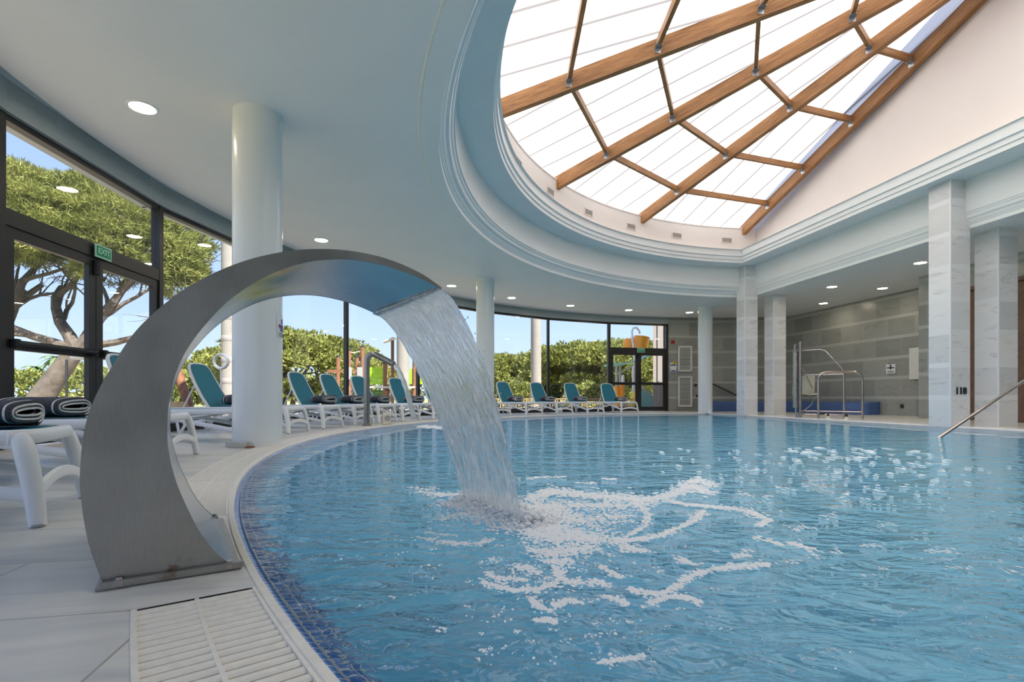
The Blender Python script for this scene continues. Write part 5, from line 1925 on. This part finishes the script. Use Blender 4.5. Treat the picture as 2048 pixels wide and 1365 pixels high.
foliage_obj('foliage', l, 3, .17, 900, 'pine_needles', pine, .045)
mb = MB()
def branch(mb, p, d, L, r, depth, rs, up=.22):
    pts = [Vector(p)]; rads = [r]
    dd = Vector(d).normalized()
    n = 5
    for k in range(n):
        dd = (dd + Vector((rs.gauss(0, .16), rs.gauss(0, .16), rs.gauss(0, .10) + up * .15))).normalized()
        pts.append(pts[-1] + dd * (L / n)); rads.append(r * (1 - .55 * (k + 1) / n))
    mb.tube(pts, rads, 7 if r > .05 else 5)
    if depth > 0:
        for k in range(3 if depth > 1 else 4):
            q = pts[rs.choice((2, 3, 4, 5))]
            nd = (dd + Vector((rs.gauss(0, .75), rs.gauss(0, .55), rs.gauss(.10, .30)))).normalized()
            branch(mb, q, nd, L * rs.uniform(.55, .8), rads[3] * .62, depth - 1, rs, up)
brs = random.Random(11)
mb.tube([(.3, -.4, 0), (.55, -.3, .6), (.95, -.2, 1.3), (1.3, -.1, 1.9)], [.34, .29, .24, .21], 12)
trunk = mb.build('trunk', 'bark_dark', pine, smooth=True)
mb = MB()
for d, L, r in (((.75, .1, .65), 2.4, .16), ((-.55, .2, .85), 2.6, .17), ((.15, .5, .9), 2.4, .14), ((-1, -.1, .45), 2.8, .13), ((.9, -.2, .30), 2.2, .11)):
    branch(mb, (1.3, -.1, 1.85), d, L, r, 3, brs)
mb.tube([(-1.1, .2, 0), (-1.3, .2, 1.0), (-1.2, .25, 2.2)], [.30, .24, .20], 10)
for d in ((-.5, .1, .9), (.5, .2, .9), (-.9, -.2, .5)):
    branch(mb, (-1.2, .25, 2.1), d, 2.4, .15, 3, brs)
mb.build('branches', 'bark_dark', pine, smooth=True)

# pines of the middle distance and the hedge of pines at the right
def pine_tree(loc, spread, hgt, seed, label, mat='pine_needles', tuft=.30, per=60, trunks=2, flat=.55, dens=1.0):
    root = empty('pine_tree', loc)
    tagit(root, label, 'tree')
    rs = random.Random(seed)
    lumps = []
    n = 9
    for k in range(n):
        a = k / n * 2 * PI + rs.uniform(-.2, .2)
        rr = spread * rs.uniform(.35, .62)
        lumps.append((rr * math.cos(a), rr * math.sin(a), hgt * rs.uniform(.66, .80), spread * .44, spread * .44, hgt * .17))
    lumps.append((0, 0, hgt * .86, spread * .6, spread * .6, hgt * .15))
    for k in range(6):
        a = rs.uniform(0, 6.28); rr = spread * .85
        lumps.append((rr * math.cos(a), rr * math.sin(a), hgt * rs.uniform(.50, .62), spread * .26, spread * .26, hgt * .12))
    for k in range(7):
        a = rs.uniform(0, 6.28); rr = spread * rs.uniform(.3, .85)
        lumps.append((rr * math.cos(a), rr * math.sin(a) + .5, hgt * rs.uniform(.16, .42), spread * .30, spread * .30, hgt * .15))
    foliage_obj('foliage', lumps, seed, tuft, per * dens, mat, root, .13)
    mb = MB()
    for k in range(trunks):
        d = Vector((rs.gauss(0, .35), rs.gauss(0, .3), 1)).normalized()
        x0 = rs.uniform(-.5, .5) * spread * .4
        mb.tube([(x0, 0, 0), (x0 + d.x * hgt * .15, 0, hgt * .2)], [.14, .12], 8)
        branch(mb, (x0 + d.x * hgt * .15, 0, hgt * .2), d, hgt * .45, .11, 2, rs)
    mb.build('trunk', 'bark_dark', root, smooth=True)
    return root
def far_at(px, y): return ((px - 1024) / FPX * y, y, -.12)
pine_tree(far_at(560, 25), 3.3, 3.85, 31, 'bushy green pine behind the nearest loungers, right of the nearest column', per=95, tuft=.22)
pine_tree(far_at(655, 27), 3.2, 3.7, 32, 'rounded pine framed between the nearest column and the bent steel pipe', per=95, tuft=.22)
pine_tree(far_at(470, 30), 3.0, 3.2, 35, 'low pine partly behind the outdoor column with darker bands', per=80, tuft=.22)
pine_tree(far_at(1000, 36), 3.4, 3.5, 41, 'rounded pine just right of the middle white column', per=70, tuft=.25)
pine_tree(far_at(1100, 38), 4.0, 3.9, 42, 'wide pine filling the window right of the middle column', per=70, tuft=.25)
pine_tree(far_at(1165, 33), 3.6, 4.0, 43, 'bushy pine left of the far exit door post', per=80, tuft=.25)
pine_tree(far_at(1235, 37), 4.2, 4.6, 44, 'tallest pine behind the orange bucket', per=70, tuft=.25)
pine_tree(far_at(1300, 40), 4.2, 4.5, 45, 'pine behind the pink building wing at the far door', per=60, tuft=.27)
pine_tree(far_at(1050, 52), 5.5, 4.4, 46, 'distant pine between two outdoor columns', per=40, tuft=.3)
pine_tree(far_at(930, 40), 3.5, 3.6, 47, 'pine seen through the falling water left of the middle column', per=60, tuft=.25)
# low bushes
def bush(loc, r, h, seed, label):
    root = empty('bush', loc); tagit(root, label, 'bush')
    foliage_obj('foliage', [(0, 0, h * .45, r, r * .8, h * .5), (r * .6, .2, h * .35, r * .6, r * .6, h * .4), (-r * .6, 0, h * .35, r * .6, r * .6, h * .4)], seed, .16, 330, 'hedge_leaves', root, .16)
    mb = MB(); mb.tube([(0, 0, 0), (.05, 0, h * .5)], .04, 6); mb.build('stem', 'bark_dark', root)
    return root
bush(far_at(1035, 30), 1.0, 1.7, 51, 'round bush under the pines right of the middle column')
bush(far_at(1180, 27), 1.1, 1.4, 52, 'yellow green bush behind the second lounger from the far door')
# hedge of low scrub on the slope beyond the left windows
def scrub(px0, px1, y, h, seed, label, per=120):
    root = empty('hillside_scrub', far_at((px0 + px1) / 2, y)); tagit(root, label, 'shrubs', kind='stuff')
    w = (px1 - px0) / FPX * y
    n = max(4, int(w / 1.6)); rs = random.Random(seed)
    lumps = [(-w / 2 + w * k / (n - 1), rs.uniform(-1.2, 1.2), h * .45 * rs.uniform(.8, 1.1), 1.5, 1.3, h * .55 * rs.uniform(.85, 1.15)) for k in range(n)]
    foliage_obj('foliage', lumps, seed, .26, per, 'hedge_leaves', root, .16)['kind'] = 'stuff'
    return root
scrub(-150, 330, 30, 2.4, 61, 'low yellow green scrub on the slope beyond the left glazed door', 90)
scrub(330, 480, 26, 2.2, 62, 'low yellow green scrub beyond the arch of the steel fountain', 110)
scrub(560, 900, 42, 2.6, 63, 'low scrub behind the playground', 60)
scrub(980, 1330, 46, 3.0, 64, 'low scrub under the row of pines at the right', 60)
# two little palms
for px, y, h, lb in ((112, 48, 4.7, 'taller distant palm tree beyond the left door'), (70, 56, 4.2, 'smaller distant palm tree beside the pine trunk')):
    root = empty('palm_tree', far_at(px, y)); tagit(root, lb, 'tree')
    mb = MB(); mb.tube([(0, 0, 0), (.05, 0, h * .5), (0, 0, h * .88)], [.16, .13, .12], 8); mb.build('trunk', 'bark_dark', root)
    mb = MB()
    for k in range(16):
        a = k / 16 * 2 * PI; el = (.9, .3, -.1)[k % 3]
        pts = []
        for j in range(6):
            t_ = j / 5
            pts.append(Vector((math.cos(a) * 1.3 * t_, math.sin(a) * 1.3 * t_, h * .88 + el * t_ - 1.1 * t_ * t_ + .2)))
        w = [.05, .16, .20, .17, .10, .01]
        s = Vector((-math.sin(a), math.cos(a), 0))
        mb.grid([[p - s * w_ - Vector((0, 0, w_ * .5)) for p, w_ in zip(pts, w)], pts, [p + s * w_ - Vector((0, 0, w_ * .5)) for p, w_ in zip(pts, w)]])
    mb.build('fronds', 'palm_green', root)

# low wooden kerb wall and posts outside the left door
fe = empty('timber_edging', (0, 0, 0)); tagit(fe, 'low pale timber edging outside the left glazed door', 'edging')
mb = MB(); mb.box((-8.9, 10.6, .36), (4.5, .16, .12)); mb.box((-8.4, 10.5, .22), (.45, .3, .62), bev=.03); mb.box((-8.9, 10.6, .12), (4.5, .12, .36)); mb.build('beam', 'fence_wood', fe)
sw = empty('climbing_frame', (-8.1, 11.6, -.06), .1); tagit(sw, 'wooden post frame with grey tube bar seen through the left door', 'play equipment')
mb = MB(); mb.tube([(-1.6, 0, 1.45), (.35, 0, 1.43)], .055, 10); mb.tube([(-.45, 0, 1.40), (-.40, 0, 1.15), (-.2, 0, 1.0), (.3, .0, 1.0)], .045, 8); mb.build('bar', 'zinc', sw, smooth=True)
for (a, b) in (((.35, 0, 0), (.45, 0, 1.62)), ((.95, 0, 0), (.5, 0, 1.5))):
    mb = MB(); mb.tube([a, b], .10, 10); mb.build('post', 'post_wood', sw, smooth=True)
for x in (-.75, -1.7):
    mb = MB(); mb.tube([(x, 0, 0), (x, 0, 1.4)], .025, 8); mb.build('thin_post', 'digits_dark', sw)
# ring on a pole seen through the arch
p = sight(442, 15.6)
rp = empty('ring_post', p + (-.06,)); tagit(rp, 'grey metal ring on a thin post seen through the fountain arch', 'play equipment')
mb = MB(); mb.tube([(0, 0, 0), (0, 0, 1.28)], .02, 8); mb.build('post', 'zinc', rp)
mb = MB(); mb.tube([(.17 * math.cos(a), 0, 1.45 + .17 * math.sin(a)) for a in np.linspace(0, 2 * PI, 28, endpoint=False)], .038, 8, closed=True); mb.build('ring', 'zinc', rp, smooth=True)

# playground behind the bent pipe
def at_z(px, y): return (px - 1024) / FPX * y
PY = 21.0
pg = empty('play_tower', (0, 0, 0)); tagit(pg, 'wooden play tower with lime green boards behind the bent steel pipe', 'play equipment')
def hz(py, y): return CAMZ + (HOR - py) / FPX * y
for px, yy, top in ((698, PY, 702), (725, PY, 695), (676, PY + 1, 715), (714, PY + 1, 716), (770, PY, 728), (785, PY - .5, 680), (829, PY, 720), (775, PY - .4, 782), (860, PY + .5, 725)):
    x = at_z(px, yy)
    mb = MB(); mb.tube([(x, yy, -.1), (x, yy, hz(top, yy))], .085 if px != 785 else .065, 10); po = mb.build('post', 'post_wood', pg, smooth=True)
    mb = MB(); mb.lathe([(.09, 0), (.09, .05), (.02, .09), (.0001, .09)], 10, (x, yy, hz(top, yy))); mb.build('cap', 'digits_dark', po)
def boards(px0, px1, py0, py1, y, mat, n, name='board_panel'):
    mb = MB()
    z0, z1 = hz(py1, y), hz(py0, y)
    hh = (z1 - z0) / n
    for k in range(n):
        mb.box(((at_z(px0, y) + at_z(px1, y)) / 2, y, z0 + hh * (k + .5)), (at_z(px1, y) - at_z(px0, y), .04, hh * .93))
    return mb.build(name, mat, pg)
boards(738, 769, 735, 769, PY, 'lime_board', 5); boards(815, 850, 738, 769, PY, 'lime_board', 5)
boards(746, 768, 781, 797, PY, 'dark_green_board', 3)
boards(738, 830, 773, 777, PY - .1, 'rope_pale', 1, 'deck_board')
boards(655, 732, 740, 746, PY, 'post_wood', 1, 'cross_beam')
mb = MB(); mb.tube([(at_z(775, PY), PY, hz(737, PY)), (at_z(783, PY), PY, hz(733, PY)), (at_z(786, PY), PY, hz(745, PY)), (at_z(784, PY), PY, hz(758, PY))], .03, 8)
mb.tube([(at_z(689, PY), PY, hz(701, PY)), (at_z(705, PY), PY, hz(706, PY)), (at_z(724, PY), PY, hz(703, PY))], .02, 6)
mb.build('rope', 'rope_pale', pg, smooth=True)
for px in (701, 722):
    mb = MB(); mb.box((at_z(px, PY), PY - .2, hz(748, PY)), (.22, .05, .5), bev=.02); mb.build('step_panel', 'grey_plastic', pg)
mb = MB(); x0 = at_z(782, PY - .5)
mb.mesh([(x0 - .25, PY - .5, hz(688, PY)), (x0 + .2, PY - .5, hz(680, PY)), (x0 + .2, PY - .9, hz(680, PY)), (x0 - .25, PY - .9, hz(688, PY)), (x0 - .25, PY - .5, hz(690, PY)), (x0 + .2, PY - .5, hz(682, PY)), (x0 + .2, PY - .9, hz(682, PY)), (x0 - .25, PY - .9, hz(690, PY))],
        [(0, 1, 2, 3), (4, 7, 6, 5), (0, 4, 5, 1), (1, 5, 6, 2), (2, 6, 7, 3), (3, 7, 4, 0)])
mb.build('little_roof', 'rope_pale', pg)

# splash park behind the far door
SY = 26.0
bk = empty('tipping_bucket', (at_z(1282, SY), SY, hz(688, SY))); tagit(bk, 'big orange tipping bucket on a white curved pole above the far exit door', 'play equipment')
M = Matrix.Rotation(math.radians(8), 3, 'Y')
mb = MB(); mb.lathe([(.0001, -.62), (.30, -.62), (.40, .34), (.38, .36), (.36, .34), (.27, -.58), (.0001, -.58)], 28, M=M); mb.build('bucket', 'orange_plastic', bk, smooth=True)
mb = MB(); mb.tube([(-.38, -.25, -3.0), (-.38, -.25, -.6), (-.50, -.25, .3), (-.50, -.2, .60), (-.40, -.1, .78), (-.22, 0, .80), (-.10, 0, .66), (-.06, 0, .5)], .055, 10); mb.build('pole', 'white_plastic', bk, smooth=True)
mb = MB(); mb.lathe([(.0001, .25), (.30, .28), (.40, .1), (.30, -.4), (.0001, -.4)], 20, (-.45, .35, 0)); mb.build('scoop', 'orange_plastic', bk, smooth=True)
sh = empty('shade_canopy', (0, 0, 0)); tagit(sh, 'white post frame with pale aqua slatted canopy behind the left leaf of the far door', 'canopy')
mb = MB()
for px in (1233, 1240): mb.tube([(at_z(px, SY), SY, -.1), (at_z(px, SY), SY, hz(733, SY))], .06, 8)
mb.tube([(at_z(1236, SY), SY, hz(748, SY)), (at_z(1268, SY), SY, hz(731, SY))], .05, 8)
mb.tube([(at_z(1265, SY), SY, hz(731, SY)), (at_z(1272, SY), SY, hz(740, SY))], .04, 8)
mb.build('posts', 'rope_pale', sh, smooth=True)
mb = MB()
for k in range(14):
    f0, f1 = k / 14, (k + .8) / 14
    def cp(f): return (at_z(1208 + f * 88, SY), hz(732 - 26 * f * f + 3 * math.sin(f * 3), SY))
    a, b = cp(f0), cp(f1)
    mb.bar((a[0], SY - 1, a[1]), (b[0], SY - 1, b[1]), 2.4, .05, up=(0, 0, 1))
mb.build('slatted_roof', 'aqua_plastic', sh)
sl = empty('water_slide', (0, 0, 0)); tagit(sl, 'pale aqua water slide with white rails behind the right leaf of the far door', 'slide')
SY2 = 24
mb = MB(); mb.mesh([(at_z(1284, SY2), SY2, hz(778, SY2)), (at_z(1308, SY2), SY2, hz(795, SY2)), (at_z(1308, SY2), SY2, -.1), (at_z(1284, SY2), SY2, -.1)], [(0, 1, 2, 3)])
mb.mesh([(at_z(1284, SY2), SY2 + .6, hz(778, SY2)), (at_z(1308, SY2), SY2 + .6, hz(795, SY2)), (at_z(1308, SY2), SY2 + .6, -.1), (at_z(1284, SY2), SY2 + .6, -.1)], [(3, 2, 1, 0)])
mb.build('side_panel', 'aqua_plastic', sl)
mb = MB()
for dz in (0, .12): mb.tube([(at_z(1276, SY2), SY2, hz(772, SY2) + dz), (at_z(1310, SY2), SY2, hz(796, SY2) + dz)], .03, 8)
mb.build('rail', 'rope_pale', sl)
for px, w, z0, z1, mt, lb in ((1233, .34, -.1, 1.0, 'orange_plastic', 'orange play panel left of the white post behind the far door'), (1243, .26, -.1, 1.15, 'orange_plastic', 'orange play panel right of the white post behind the far door'),
                          (1262, .5, -.1, .30, 'yellow_plastic', 'yellow play barrel under the farthest lounger'), (1270, .30, -.1, .75, 'yellow_plastic', 'yellow play post behind the left leaf of the far door'),
                          (1177, .62, -.1, .33, 'yellow_plastic', 'orange yellow drum under the second lounger from the far door')):
    x = at_z(px, 23.5)
    root = empty('play_block', (x, 23.5, z0)); tagit(root, lb, 'play equipment')
    mb = MB(); mb.lathe([(.0001, 0), (w / 2 * .95, 0), (w / 2, .04), (w / 2, z1 - z0 - .05), (w / 2 * .8, z1 - z0), (.0001, z1 - z0)], 20); mb.build('body', mt, root, smooth=True)
for px, h, lb in ((1246, 1.5, 'short white post'), (1267, 1.9, 'taller white post')):
    x = at_z(px, 23.8)
    mb = MB(); mb.lathe([(.07, -.1), (.07, h), (.0001, h + .06)], 14, (x, 23.8, 0)); o = mb.build('play_post', 'white_plastic', smooth=True); tagit(o, lb + ' in the splash park behind the far door', 'post')
# fence of thin wooden pickets
fe = empty('picket_fence', (0, 0, 0)); tagit(fe, 'low wooden picket fence behind the loungers right of the middle column', 'fence')
mb = MB()
FY = 22.0
xx = at_z(975, FY)
while xx < at_z(1275, FY):
    mb.box((xx, FY, .18), (.035, .03, .56)); xx += .11
mb.box((at_z(1125, FY), FY, .45), (at_z(1275, FY) - at_z(975, FY), .05, .04)); mb.box((at_z(1125, FY), FY, .0), (at_z(1275, FY) - at_z(975, FY), .04, .04))
mb.build('pickets', 'fence_wood', fe)
